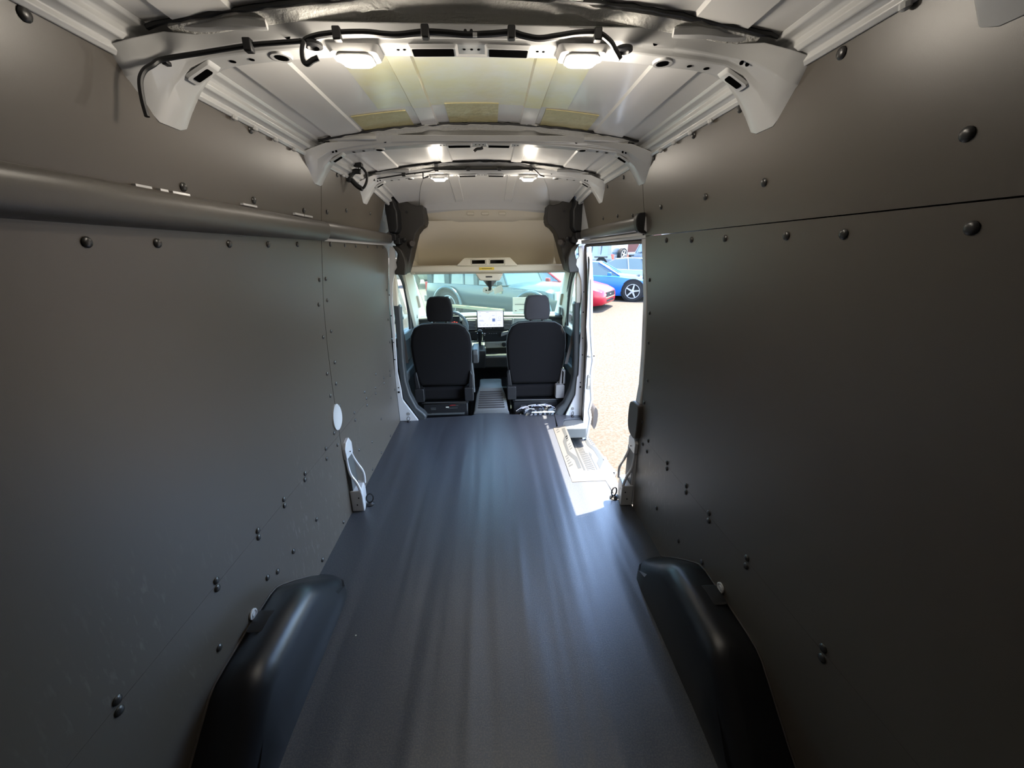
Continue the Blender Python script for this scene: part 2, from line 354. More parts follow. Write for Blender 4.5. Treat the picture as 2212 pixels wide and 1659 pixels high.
# ------------------------------------------------------------------ belt rail covers
def rail(side, y0, y1, zc, h, depth, label, endcap=False):
    t = thing('rail_cover', label, 'rail')
    rings = []
    for y in (y0, y0+.004, (y0+y1)/2, y1-.004, y1):
        k = .97 if y in (y0, y1) else 1.
        ring = []
        for i in range(13):
            a = math.radians(-90+180*i/12)
            ex = max(0, math.cos(a))**.62
            z = zc+h/2*k*math.copysign(abs(math.sin(a))**.85, math.sin(a))
            ring.append((side*(W(z)-.001-depth*k*ex), y, z))
        ring.append((side*(W(zc+h/2)+.004), y, zc+h/2)); ring.append((side*(W(zc-h/2)+.004), y, zc-h/2))
        rings.append(ring)
    MB().loft(rings).build('cover', M['rail'], t, angle=50)
    if endcap:
        pts = []
        for i in range(13):
            a = math.radians(-90+180*i/12); z = zc+(h/2+.012)*math.sin(a); pts.append((side*(W(z)-(depth+.014)*max(0, math.cos(a))**.5), z))
        pts += [(side*(W(zc+h/2)+.006), zc+h/2+.012), (side*(W(zc-h/2)+.006), zc-h/2-.012)]
        MB().prism(pts, 'y', y0-.035, y0+.004).build('end_cap', M['black'], t, bevel=.006)
    return t
rail(-1, REAR, 2.087, 1.648, .088, .046, 'long dark rail cover along the rear of the left wall')
rail(-1, 2.094, 3.43, 1.655, .078, .036, 'shorter dark rail cover running forward to the left pillar')
rail(1, 2.06, 3.30, 1.672, .074, .036, 'dark rail cover with black end cap over the open side door', True)

# ------------------------------------------------------------------ roof
def zr(x, y):
    z = 2.078-.135*x*x
    if y > 2.85: z -= .105*((y-2.85)/.9)**1.6
    return z
CE = thing('ceiling', 'white painted metal van roof with pressed ribs', 'ceiling', kind='structure')
def ribz(x):
    for c, wd in ((-.58, .062), (-.222, .032), (.200, .030), (.56, .062)):
        d = abs(x-c)
        if d < wd: return -.007
        if d < wd+.006: return -.007*(1-(d-wd)/.006)
    return 0
xs = set([-.715, .715]+[i*.045-.70 for i in range(1, 32)])
for c, wd in ((-.58, .062), (-.222, .032), (.200, .030), (.56, .062)):
    for q in (-wd-.006, -wd, wd, wd+.006): xs.add(c+q)
xs = sorted(xs)
def bayfade(y, y0, y1): return min(1, max(0, (y-y0)/.03))*min(1, max(0, (y1-y)/.03))
for y0, y1 in ((REAR, -.30), (-.14, .58), (.64, 1.12), (1.16, 2.0), (2.06, 2.78), (2.82, 3.78)):
    ny = 16; rows = []
    yy = [y0, y0+.03]+[y0+.03+(y1-y0-.06)*k/ny for k in range(1, ny+1)]+[y1]
    for y in yy:
        f = 1 if y0 < 2.8 else 1.1*(1 if y < 3.7 else 0)
        rows.append([(x, y, zr(x, y)+ribz(x)*(f if abs(x) < .4 or y0 < 2.8 else 0)) for x in xs])
    MB().grid(rows).build('roof_panel', M['roof'], CE, angle=20)
for sg_ in (-1, 1): MB().tube(catmull([(sg_*x, y, zr(x, y)-.001) for x, y in ((.36, 2.86), (.42, 3.05), (.50, 3.35), (.57, 3.72))], 5), .0022, 5).build('roof_seam', M['mastic'], CE)
MB().box(-.9, .9, REAR, 4.36, 2.10, 2.125).box(-.9, .9, 3.86, 4.30, 1.88, 1.90).build('roof_skin', M['roof'], CE, smooth=False)
# yellow zinc film area in the second bay (a tinted area of the sheet itself)
rows = []
for k in range(9):
    y = 1.235+.50*k/8; rows.append([(x, y, zr(x, y)+ribz(x)-.0016) for x in [q for q in xs if -.40 < q < .34]])
MB().grid(rows).build('bare_zinc_area', M['galv'], CE, angle=20)
# side rails of the roof
prof = [(.762, 1.940), (.752, 1.938), (.744, 1.946), (.746, 1.958), (.738, 1.964), (.728, 1.966), (.722, 1.976), (.728, 1.990), (.722, 1.998), (.706, 2.003), (.700, 2.012), (.72, 2.03), (.78, 2.03), (.785, 1.95)]
for s in (-1, 1):
    r = MB(); r.loft([[(s*x, y, z) for x, z in prof] for y in (REAR, 2.95)])
    r.loft([[(s*(x - (0 if y < 2.96 else .00)), y, z-(y-2.95)*.10) for x, z in prof] for y in (2.95, 3.35)])
    r.build('side_rail', M['bow'], CE, bevel=.002)
    for y in (.55, .78, 1.42, 1.53, 1.66, 1.80, 2.35, 2.6) if s < 0 else (1.42, 1.55, 1.68, 1.8, .6, .8):
        MB().lathe([(.004, 0), (.009, .004), (.009, .012), (.004, .016)], (s*.749, y, 1.930), (-s*.3, 0, 1), 8).build('drip_clip', M['bow'], CE)

# ------------------------------------------------------------------ roof bows
def zb(x): return 2.012-.088*x*x
def bow(yc, label, wid=.085, holes=True, horn=1.0):
    t = thing('roof_bow', label, 'roof beam', 'cross beams under the roof')
    st = []
    h = wid/2
    for s, X in [(-1, x) for x in (.772, .764, .745, .715, .67, .62, .56, .48, .4, .3, .2, .1)]+[(1, x) for x in (0, .1, .2, .3, .4, .48, .56, .62, .67, .715, .745, .764, .772)]:
        x = s*X; u = max(0, (X-.60)/.172); u2 = u*u*(3-2*u)
        zt = min(zr(x, yc)-.020, 2.035-.085*u2)-.0
        b = zb(x)-.0*u-(.115*u**2.2)
        e1 = .085*u2; e2 = .045*u2
        st.append([(x, yc-h-.02-e1, zt), (x, yc-h-.0-e1*.75, zt-.022-.02*u2), (x, yc-h+.01-e1*.1, b+.010), (x, yc-h+.018-e1*.02, b),
                   (x, yc+h-.016+e2*.3, b), (x, yc+h-.006+e2*.7, b+.010), (x, yc+h+.004+e2, zt-.022), (x, yc+h+.02+e2, zt)])
    MB().loft(st).build('beam', M['bow'], t, bevel=.003, angle=30)
    # flange close to the sheet + dark adhesive bead
    rows = []
    for dy, dz in ((-h-.048, -.006), (-h-.045, -.012), (-h-.030, -.015), (-h-.018, -.024), (h+.015, -.024), (h+.04, -.016), (h+.045, -.010)):
        rows.append([(x/20*.66, yc+dy-(.012 if abs(x) in (6, 7) else 0)*(1 if dy < 0 else 0), zr(x/20*.66, yc)+dz+(.004 if abs(x) in (6, 7) else 0)) for x in range(-20, 21)])
    MB().grid(rows).build('flange', M['mastic'], t)
    rnd = random.Random(int(yc*100)); pts = [(-.70+1.40*k/60, yc-h-.052+rnd.uniform(-.003, .003), zr(-.70+1.4*k/60, yc)-.007+rnd.uniform(-.002, .002)) for k in range(61)]
    MB().tube(pts, [rnd.uniform(.003, .006) for _ in pts], 6).build('sealant_bead', M['black'], t)
    for s in (-1, 1):
        MB().tube([(s*(.70-.03*k), yc-h-.03-.004*math.sin(k*1.3), 2.030-.012+.004*(k/8)) for k in range(9)], [.012, .013, .011, .013, .012, .011, .012, .012, .010], 6).build('end_seam', M['bow'], t)
        # gusset slots and holes
        zz = zb(.66)-.0015
        zr_ = lambda x: zb(x)-.115*max(0, (x-.60)/.172)**2.2
        mm = MB().loft([[(s*(x), y, zr_(x)-.0015) for x, y in rrect(.625+o, .692-o, yc-.024+o, yc+.022-o, .006)] for o in (0,)]+[[(s*x, y, zr_(x)-.009) for x, y in rrect(.630, .687, yc-.020, yc+.018, .006)]])
        mm.build('slot_rim', M['bow'], t)
        MB().loft([[(s*x, y, zr_(x)-.0095) for x, y in rrect(.640, .678, yc-.013, yc+.011, .004)], [(s*x, y, zr_(x)-.0125) for x, y in rrect(.641, .677, yc-.012, yc+.010, .004)]]).build('slot', M['void'], t, smooth=False)
        for hx, hr in ((.585, .007), (.54, .006), (.47, .014)):
            c = (s*hx, yc+.002, zb(hx)-.001)
            if hr > .01: MB().lathe([(.026, .003), (.024, -.003), (.017, -.003), (.014, .001)], c, (0, 0, 1), 18).build('hole_rim', M['bow'], t)
            MB().lathe([(hr, 0), (hr, -.0035 if hr > .01 else -.001)], c, (0, 0, 1), 14).build('hole', M['void'], t)
        for hx, hz in ((.66, .02), (.645, .018)):
            zt = min(zr(s*hx, yc)-.02, 2.035)-.03
            MB().lathe([(.0045, 0), (.0045, -.004)], (s*hx, yc-h-.012, zt), (0, -1, -.3), 10).build('hole', M['void'], t)
        MB().lathe([(.007, 0), (.007, -.004)], (s*.43, yc-h+.002, 2.015), (0, 1, .3), 10).build('hole', M['void'], t)
    for x0, x1 in ((-.155, -.055), (.03, .125)):
        y0, y1 = yc-.018, yc+.018
        MB().loft([[(x, y, zb(x)-.001) for x, y in rrect(x0-.010, x1+.010, y0-.010, y1+.010, .006)], [(x, y, zb(x)-.007) for x, y in rrect(x0-.004, x1+.004, y0-.004, y1+.004, .004)]]).build('slot_rim', M['bow'], t)
        MB().loft([[(x, y, zb(x)-.0075) for x, y in rrect(x0, x1, y0, y1, .003)], [(x, y, zb(x)-.0079) for x, y in rrect(x0, x1, y0, y1, .003)]]).build('slot', M['void'], t, smooth=False)
    for x in (-.19, -.175, -.03, -.012, .005, .15, .165):
        MB().lathe([(.0035, 0), (.0035, -.0012)], (x, yc, zb(x)), (0, 0, 1), 8).build('hole', M['void'], t)
    return t
bow(1.16, 'nearest big roof beam with wiring and two lit lamps', .085)
bow(2.04, 'second roof beam from the camera, without lamps', .085)
bow(2.77, 'third roof beam, with lamps above the front of the bay', .085)
bow(.62, 'roof beam overhead whose end shows in the upper corner', .085)

# ------------------------------------------------------------------ dome lamps
def lamp(x, yc, label, power):
    t = thing('dome_lamp', label, 'lamp', 'square roof lamps')
    z = zb(x)
    MB().loft([[(x+a, yc+b, z+.002) for a, b in rrect(-.062, .062, -.036, .036, .012)], [(x+a, yc+b, z-.012) for a, b in rrect(-.055, .055, -.032, .032, .014)], [(x+a, yc+b, z-.016) for a, b in rrect(-.040, .040, -.028, .028, .012)]]).build('housing', M['clear'], t)
    MB().loft([[(x+a, yc+b, z-.016) for a, b in rrect(-.036, .036, -.026, .026, .010)], [(x+a, yc+b, z-.024) for a, b in rrect(-.034, .034, -.024, .024, .010)], [(x+a, yc+b, z-.027) for a, b in rrect(-.028, .028, -.019, .019, .010)]]).build('lens', M['lens'], t)
    MB().tube([(x+a, yc+b, z-.0165) for a, b in rrect(-.040, .040, -.029, .029, .012)+[(.040, .017)]], .0022, 6).build('bezel', M['clear'], t)
    for q in range(6):
        MB().box(x-.03+q*.012-.002, x-.03+q*.012+.002, yc-.0275, yc-.0255, z-.022, z-.017).build('led_rib', M['lens'], t)
    ld = bpy.data.lights.new('dome_light', 'POINT'); ld.shadow_soft_size = .03; ld.energy = power; ld.color = (1, .90, .76)
    lo = bpy.data.objects.new('dome_light', ld); COL.objects.link(lo); lo.location = (x, yc, z-.062); lo.parent = t
    return t
lamp(-.292, 1.162, 'bright square lamp on the left of the nearest roof beam', LAMP_W)
lamp(.258, 1.150, 'bright square lamp on the right of the nearest roof beam', LAMP_W)
lamp(-.285, 2.775, 'small lit lamp on the left of the far roof beam', LAMP_W*.7)
lamp(.285, 2.775, 'small lit lamp on the right of the far roof beam', LAMP_W*.7)

# foil damping pads on the roof sheet
for i, (x0, x1, y0, y1, sk_, lab) in enumerate(((-.50, -.29, 1.77, 1.98, .0, 'left gold foil pad stuck to the roof before the second beam'), (-.135, .07, 1.72, 1.94, 0, 'middle gold foil pad stuck to the roof before the second beam'), (.255, .465, 1.75, 1.97, 0, 'right gold foil pad stuck to the roof before the second beam'))):
    rows = [[(x0+(x1-x0)*a/10, y0+(y1-y0)*b/10, zr(x0+(x1-x0)*a/10, 0)+min(0, ribz(x0+(x1-x0)*a/10))-.004) for a in range(11)] for b in range(11)]
    low = [[(x, y, z+.003) for x, y, z in r] for r in rows]
    m = MB(); m.grid(rows); m.grid(low)
    for r1, r2 in ((rows[0], low[0]), (rows[-1], low[-1]), ([r[0] for r in rows], [r[0] for r in low]), ([r[-1] for r in rows], [r[-1] for r in low])): m.grid([r1, r2])
    tag(m.build('damping_pad', M['foil']), lab, 'foil pad', 'gold foil pads on the roof')

# ------------------------------------------------------------------ wiring
def at(px, py, Y):
    d = fw + rt*((px-1106)/831) - up*((py-829.5)/831); return CAM + d*((Y-CAM.y)/d.y)
def atx(px, py, X):
    d = fw + rt*((px-1106)/831) - up*((py-829.5)/831); return CAM + d*((X-CAM.x)/d.x)
def atz(px, py, Z):
    d = fw + rt*((px-1106)/831) - up*((py-829.5)/831); return CAM + d*((Z-CAM.z)/d.z)
H1 = thing('wiring_harness', 'black taped wiring loom clipped along the nearest roof beam', 'wiring')
yb = 1.098
pl = [(318, 252), (308, 215), (303, 175), (312, 152), (330, 140), (352, 128), (430, 115), (537, 98), (590, 93), (648, 89)]
MB().tube(catmull([tuple(at(x, y, (1.03, 1.035, 1.04, 1.05, 1.06, 1.075, 1.095, yb, yb, yb)[i])) for i, (x, y) in enumerate(pl)], 5), .0050, 8).build('cable', M['black'], H1)
pl = [(655, 92), (665, 84), (690, 76), (735, 71), (790, 70), (830, 74), (862, 75), (918, 69), (965, 71), (1010, 75), (1060, 73), (1105, 70), (1130, 77), (1165, 83), (1210, 77), (1250, 71), (1292, 72), (1318, 90), (1330, 110), (1340, 128)]
MB().tube(catmull([tuple(at(x, y, yb)) for x, y in pl], 5), .0066, 8).build('cable', M['black'], H1)
pl = [(648, 89), (655, 92), (653, 112), (656, 132), (664, 138), (676, 130), (688, 125)]
MB().tube(catmull([tuple(at(x, y, 1.092)) for x, y in pl], 5), .0058, 8).build('cable', M['black'], H1)
for x, y in ((322, 139), (352, 125), (535, 97), (727, 72), (918, 68), (1105, 70), (1292, 74)):
    c = at(x, y, 1.090); MB().box(c.x-.009, c.x+.009, c.y-.006, c.y+.012, c.z-.013, c.z+.013).build('clip', M['black'], H1, bevel=.003)
for x, y in ((1005, 67), (1018, 67)):
    c = at(x, y, 1.094); MB().lathe([(.004, 0), (.004, .006)], c, (0, 1, .2), 8).build('stud', M['black'], H1)
c = at(1026, 76, 1.090); MB().box(c.x-.005, c.x+.005, c.y-.003, c.y, c.z-.004, c.z+.004).build('tape_tab', M['white'], H1)
for x, y in ((680, 124), (1346, 127)):
    c = at(x, y, 1.112); c.z = zb(c.x)-.0015
    MB().lathe([(.021, .0), (.021, -.006), (.013, -.009), (.011, -.004)], c, (0, 0, 1), 18).build('grommet', M['black'], H1)
H2 = thing('wiring_harness', 'thin wiring loom along the third roof beam', 'wiring')
pl = [(796, 388), (815, 386), (865, 378), (905, 373), (928, 370), (945, 367), (1010, 366), (1080, 366), (1146, 366), (1158, 370), (1166, 378), (1176, 381)]
MB().tube(catmull([tuple(at(x, y, 2.705)) for x, y in pl], 4), .0042, 6).build('cable', M['black'], H2)
MB().tube([tuple(at(914, 372, 2.70)), tuple(at(914, 385, 2.70)), tuple(at(926, 381, 2.70))], .006, 6).build('cable', M['black'], H2)
for x, y in ((806, 387), (872, 377), (943, 367), (1011, 365), (1079, 365), (1147, 366)):
    c = at(x, y, 2.70); MB().box(c.x-.012, c.x+.012, c.y-.008, c.y+.01, c.z-.010, c.z+.010).build('clip', M['black'], H2, bevel=.003)
H3 = thing('cable_loop', 'loose loop of black cable hanging by the left roof rail', 'cable')
pl = [(782, 362), (790, 372), (793, 385), (789, 400), (782, 407), (772, 402), (762, 392), (757, 385), (760, 375), (768, 370), (779, 371)]
MB().tube(catmull([tuple(at(x, y, 2.45)) for x, y in pl], 5), [.007]*20+[.014]*31, 7).build('cable', M['black'], H3)
pl = [(781, 358), (778, 371), (774, 362)]
MB().tube([tuple(at(x, y, 2.45)) for x, y in pl], .003, 5).build('cable', M['black'], H3)
c = at(774, 357, 2.45); MB().box(c.x-.022, c.x+.022, 2.43, 2.47, c.z-.010, c.z+.012).build('connector', M['black'], H3, bevel=.004)
c = at(753, 388, 2.45); MB().box(c.x-.012, c.x+.016, 2.43, 2.47, c.z-.012, c.z+.012).build('connector', M['black'], H3, bevel=.004)
H4 = tag(MB().tube(catmull([tuple(at(x, y, 2.01)) for x, y in ((1024, 327), (1030, 322), (1038, 321), (1043, 319))], 4), .006, 6).build('cable_end', M['black']), 'short black cable end hanging under the second roof beam', 'cable')

# ------------------------------------------------------------------ wheel arch covers
def arch_cover(s, label):
    t = thing('wheel_arch_cover', label, 'wheel cover')
    st = []
    # y, inner x at floor, height of inner shoulder, height at the wall
    tab = [(1.585, .860, .010, .010), (1.565, .790, .022, .024), (1.52, .735, .055, .065), (1.46, .705, .105, .115), (1.38, .700, .180, .180), (1.30, .700, .250, .240), (1.265, .700, .275, .262), (1.22, .700, .295, .272), (1.10, .699, .303, .272), (.95, .697, .303, .268), (.895, .697, .298, .262), (.86, .696, .280, .245), (.80, .694, .225, .195), (.70, .690, .130, .110), (.60, .69, .045, .04), (.57, .70, .012, .010)]
    for y, xi, zi, zw in tab:
        R = min(.074, zi*.55); sec = [(xi, 0), (xi+.004, zi*.5)]
        xt = xi+.014
        for k in range(7):
            a = math.radians(180-90*k/6); sec.append((xt+R+R*math.cos(a), zi-R+R*math.sin(a)))
        sec += [(xt+R+(.880-xt-R)*.5, zi*.5+zw*.5), (.872, zw), (.8865, zw-.006), (.8865, 0)]
        st.append([(s*min(x, .8868), y, max(z, 0)) for x, z in sec])
    MB().loft(st).build('cover', M['arch'], t, angle=40)
    pts = [(s*.884, y, zw+.001) for y, xi, zi, zw in tab if y > .3]
    MB().tube(pts, .0035, 6).build('edge_trim', M['seal'], t)
    # moulded finger recess and white fixing disc at the wall
    MB().prism(rrect(1.06, 1.16, .80, .865, .012), 'z', 0, .001)
    MB().loft([[(s*x, y, .2905) for x, y in rrect(.80, .873, 1.045, 1.135, .012)], [(s*x, y, .2925) for x, y in rrect(.806, .869, 1.051, 1.129, .010)]]).build('moulded_step', M['black'], t)
    tt = thing('fixing_boss', 'white round fixing boss on the wall above the %s wheel cover' % ('left' if s < 0 else 'right'), 'boss')
    MB().lathe([(.020, 0), (.020, .005), (.015, .006), (.014, .003), (.009, .003), (.008, .006)], (s*.8845, 1.115, .295), (-s, 0, 0), 18).build('boss', M['white'], tt)
arch_cover(-1, 'black moulded cover over the left wheel arch')
arch_cover(1, 'black moulded cover over the right wheel arch')

# ------------------------------------------------------------------ pillar feet (white braces), recess, handle, lashing rings
def brace(s, y, label):
    t = thing('pillar_brace', label, 'bracket')
    foot = [(s*.887, y), (s*.812, y), (s*.812, y+.012), (s*.830, y+.12), (s*.887, y+.14)]
    MB().loft([[(a, b, 0) for a, b in foot], [(a+(s*.000), b, .115) for a, b in foot], [(a+s*.004 if abs(a) < .86 else a, b, .145) for a, b in foot]]).build('foot', M['white'], t, bevel=.005)
    MB().tube(catmull([(s*.820, y+.010, .135), (s*.838, y+.012, .20), (s*.866, y+.012, .26), (s*.875, y+.012, .33), (s*.876, y+.010, .42)], 4), .0085, 8).build('tube', M['white'], t)
    MB().tube(catmull([(s*.828, y+.115, .135), (s*.832, y+.125, .21), (s*.862, y+.115, .29), (s*.872, y+.09, .36), (s*.874, y+.08, .41)], 4), .0085, 8).build('tube', M['white'], t)
    MB().prism([(y-.004, .37), (y+.10, .37), (y+.105, .44), (y+.070, .485), (y+.02, .472), (y-.006, .44)], 'x', s*.865, s*.8868).build('top_plate', M['white'], t, bevel=.004)
    MB().box(*sorted((s*.868, s*.887)), y+.012, y+.11, .14, .38).build('back_web', M['grey'], t, smooth=False)
    for zz, yy, xx in ((.05, y-.001, s*.85), (.40, y+.05, s*.863), (.10, y-.001, s*.835)):
        MB().lathe([(.004, 0), (.004, .003)], (xx, yy, zz), (0, -1, 0) if yy < y else (-s, 0, 0), 8).build('hole', M['void'], t)
brace(-1, 2.095, 'white metal pillar foot brace low on the left wall')
brace(1, 2.035, 'white metal pillar foot brace at the rear of the door opening')
def dring(x, y, label, s=1., z=0):
    t = thing('lashing_ring', label, 'ring')
    MB().lathe([(.022*s, 0), (.022*s, .005), (.014*s, .010), (.010*s, .016)], (x, y, z), (0, 0, 1), 12).build('base', M['black'], t)
    pts = [(x+.016*s*math.cos(a), y+.008*math.cos(a), z+.040*s+.026*s*math.sin(a)) for a in [k*math.tau/16 for k in range(17)]]
    MB().tube(pts, .0038*s, 6, caps=False).build('ring', M['black'] if s > .9 else M['seal'], t)
dring(-.795, 2.165, 'dark lashing ring on the floor beside the left brace', 1.2)
dring(.795, 2.12, 'dark lashing ring on the floor by the step mat corner', 1.2)
# recessed white cup in the left seam
rc = thing('recess_cup', 'white oval opening in the left wall seam above the brace', 'recess')
pts = smoothpoly([(2.03, .60), (2.02, .66), (2.04, .715), (2.09, .742), (2.14, .70), (2.15, .64), (2.13, .60), (2.08, .575)], 2)
cy, cz = 2.085, .655
MB().loft([[(-.8845, cy+(a-cy)*k, cz+(b-cz)*k) for a, b in pts] if i == 0 else [(-.8835+d, cy+(a-cy)*k, cz+(b-cz)*k) for a, b in pts] for i, (k, d) in enumerate(((1.0, 0), (1.0, .009), (.84, .007), (.6, .004)))]).build('cup', M['white'], rc)
# dark plastic guard on the rear door pillar
gp = thing('pillar_guard', 'dark plastic guard block on the rear edge of the side door opening', 'guard')
MB().prism(smoothpoly([(2.005, .50), (2.005, .69), (2.03, .70), (2.13, .69), (2.16, .64), (2.15, .49), (2.04, .465)], 2), 'x', .852, .905).build('block', M['seal'], gp, bevel=.006)

# ------------------------------------------------------------------ right door opening: rear pillar, sliding door, step
D1 = thing('door_1', 'open sliding side door, slid back behind its white rear pillar', 'door', kind='structure')
# rear pillar strip (white) with seal
ring = lambda x, y0, z: None
zz = [(0, 0), (.12, .01), (.30, .03), (.45, .03), (.62, .02), (.80, .012), (1.0, .004), (1.30, .0), (1.6, .0)]
st = [[(W(z)-.004-(.012 if z < .7 else 0), SEAMR+.002, z), (W(z)+.0-(.012 if z < .7 else 0), SEAMR+.055+d, z), (W(z)+.035, SEAMR+.065+d, z), (W(z)+.05, SEAMR-.01, z)] for z, d in zz]
MB().loft(st).build('rear_pillar', M['white'], D1, bevel=.003)
MB().tube([(W(z)+.032, SEAMR+.075+d, z) for z, d in zz], .009, 8).build('rear_seal', M['seal'], D1)
for y, z, hr in ((2.075, .43, .010), (2.08, .36, .014), (2.075, .29, .006), (2.07, .24, .005)):
    MB().lathe([(hr, 0), (hr, .002)], (W(z)-.0165+.002, y, z), (-1, 0, 0), 12).build('hole', M['void'], D1)
# header: white lips and dark seal above the opening
MB().loft([[(x, y, z) for x, z in ((.806, 1.632), (.812, 1.602), (.842, 1.596), (.850, 1.64))] for y in (2.04, 3.46)]).build('header', M['white'], D1, bevel=.003)
MB().tube(catmull([(.845, 2.085, 1.40), (.842, 2.085, 1.53), (.838, 2.12, 1.580), (.836, 2.25, 1.588), (.836, 2.8, 1.588), (.838, 3.36, 1.588), (.842, 3.435, 1.57), (.850, 3.45, 1.50), (.865, 3.45, 1.3), (.885, 3.45, .9), (.90, 3.45, .4), (.908, 3.45, -.10), (.908, 3.45, -.2)], 6), .011, 8).build('door_seal', M['seal'], D1)
MB().tube(catmull([(.876, 3.455, 1.50), (.892, 3.455, 1.3), (.910, 3.455, .9), (.925, 3.455, .4), (.932, 3.455, -.10), (.932, 3.455, -.2)], 4), .006, 8).build('door_seal', M['grey'], D1)
# sliding door leaf (slid back along the outside)
lf = [(1.00, 2.05, -.22), ]
st = []
for z, x in ((-.22, .955), (.05, .985), (.30, .995), (.62, .990), (.85, .975), (1.1, .955), (1.35, .93), (1.55, .905)):
    st.append([(x, .75, z), (x, 2.10, z), (x+.035, 2.12, z), (x+.05, 2.05, z), (x+.05, .75, z)])
MB().loft(st).build('door_leaf', M['white'], D1, bevel=.004)
MB().box(1.04, 1.055, .85, 1.95, .05, .16).build('side_moulding', M['black'], D1, bevel=.004)
# front pillar face with striker, latch plate
st = []
for z, xo in ((-.35, .97), (-.13, .995), (.02, 1.012), (.10, .995), (.22, 1.015), (.34, 1.0), (.48, .992), (.60, 1.004), (.74, .985), (.91, .965), (1.1, .955), (1.32, .945), (1.5, .925), (1.60, .905)):
    xo = .015+(xo-.015)*.96; st.append([(.865 if z > .9 else .885, 3.352, z), (xo-.022, 3.350, z), (xo, 3.38, z), (xo+.02, 3.80, z), (.90, 3.80, z), (.90, 3.50, z)])
MB().loft(st).build('front_pillar', M['white'], D1, angle=25)
MB().tube([(.015+(xo-.041)*.96, 3.344, z) for z, xo in ((-.3, .975), (-.13, .995), (.02, 1.012), (.10, .995), (.22, 1.015), (.34, 1.0), (.48, .992), (.60, 1.004), (.74, .985), (.91, .965), (1.1, .955), (1.32, .945))], .006, 6).build('pillar_crease', M['bow'], D1)
MB().prism(smoothpoly([(1.005, -.15), (1.04, -.08), (1.045, .06), (1.01, .12), (1.0, .0)], 1), 'y', 3.42, 4.3).build('side_moulding', M['seal'], D1)
MB().prism(rrect(.898, .926, .32, .465, .013), 'y', 3.340, 3.352).build('latch_plate', M['steel'], D1, bevel=.002)
MB().box(.905, .918, 3.336, 3.341, .36, .43).build('latch_slot', M['paper'], D1)
MB().lathe([(.012, 0), (.010, .01), (.004, .012), (.004, .035)], (.90, 3.350, .64), (.3, -1, 0), 10).build('striker', M['steel'], D1)
MB().lathe([(.008, 0), (.008, .004)], (.946, 3.352, .64), (0, -1, 0), 10).build('hole', M['void'], D1)
MB().prism(rrect(.900, .918, -.17, -.06, .005), 'y', 3.334, 3.352).build('hinge_block', M['steel'], D1, bevel=.003)
# black glass edge of the front door seen beyond
MB().prism([(.93, 1.02), (.955, 1.02), (.935, 1.46), (.905, 1.50), (.905, 1.30)], 'y', 3.72, 3.73).build('door_glass_edge', M['black'], D1, smooth=False)

S1 = thing('sill_plate', 'pale sill plate with grey chevron print at the side door', 'plate')
MB().prism([(.557, 2.392), (.80, 2.385), (.812, 2.10), (.868, 2.10), (.90, 2.66), (.748, 2.66), (.672, 2.456), (.690, 3.27), (.566, 3.21)], 'z', -.014, -.001)
MB().prism([(.560, 2.320), (.800, 2.320), (.815, 2.105), (.866, 2.105), (.900, 2.66), (.800, 2.47), (.672, 2.46), (.690, 3.265), (.568, 3.215)], 'z', -.0005, .0025).build('plate', M['sill'], S1, smooth=False)
def para(y0, y1, x0, x1, sh, z, h=.0006):
    return MB().prism([(x0, y0), (x1, y0+sh), (x1, y1+sh), (x0, y1)], 'z', z, z+h)
zt = .0028
pr = [(.640, 3.18), (.672, 3.20), (.668, 3.02), (.632, 2.90), (.628, 2.76), (.672, 2.66), (.668, 2.50), (.640, 2.49), (.640, 2.62), (.602, 2.72), (.606, 2.93), (.640, 3.04)]
MB().prism(pr, 'z', zt, zt+.0006).build('printed_band', M['sillp'], S1, smooth=False)
for k, (y, x0, x1) in enumerate([(3.14, .585, .612), (3.10, .585, .615), (3.0, .645, .666), (2.965, .645, .666), (2.93, .643, .664), (2.86, .640, .664), (2.82, .638, .664), (2.78, .637, .664), (2.66, .578, .606), (2.625, .578, .604), (2.59, .578, .606), (2.555, .578, .610), (2.52, .578, .615)]):
    para(y, y+.016, x0, x1, .03, zt).build('printed_stripe', M['sillp'], S1, smooth=False)
S2 = thing('door_step', 'lower entry step with hatched grip print outside the floor edge', 'step')
zs2 = -.20
MB().prism([(.66, 2.45), (.66, 3.45), (.93, 3.62), (1.03, 2.74), (.93, 2.55)], 'z', zs2-.03, zs2).build('tread', M['sill'], S2, smooth=False)
MB().box(.640, .660, 2.45, 3.45, zs2, -.021).build('riser', M['dark2'], S2, smooth=False)
MB().box(.66, .90, 2.43, 2.46, zs2, -.001).build('end_wall', M['sill'], S2, smooth=False)
z3 = zs2+.001
for k in range(24):
    y = 2.72+k*.034; x0 = .795; x1 = .865-(.0 if k < 12 else .015)
    para(y, y+.016, x0, x1, -.035, z3).build('printed_stripe', M['sillp'], S2, smooth=False)
MB().prism([(.765, 2.70), (.780, 2.70), (.780, 3.52), (.765, 3.50)], 'z', z3, z3+.0006).build('printed_band', M['sillp'], S2, smooth=False)
MB().prism([(.905, 2.73), (.945, 2.73), (.945, 2.86), (.985, 2.95), (.972, 3.16), (.935, 3.24), (.935, 3.42), (.90, 3.48), (.90, 3.22), (.935, 3.12), (.942, 2.98), (.905, 2.90)], 'z', z3, z3+.0006).build('printed_band', M['sillp'], S2, smooth=False)
MB().prism([(.875, 2.73), (.885, 2.73), (.885, 3.0), (.90, 3.05), (.885, 3.10), (.875, 3.06)], 'z', z3, z3+.0006).build('printed_band', M['sillp'], S2, smooth=False)
for k in range(5):
    para(2.76+k*.045, 2.78+k*.045, .975-(.0), 1.012-k*.006, -.03, z3).build('printed_stripe', M['sillp'], S2, smooth=False)
for k in range(8):
    para(3.22+k*.036, 3.238+k*.036, .95-k*.002, .985-k*.006, .02, z3).build('printed_stripe', M['sillp'], S2, smooth=False)
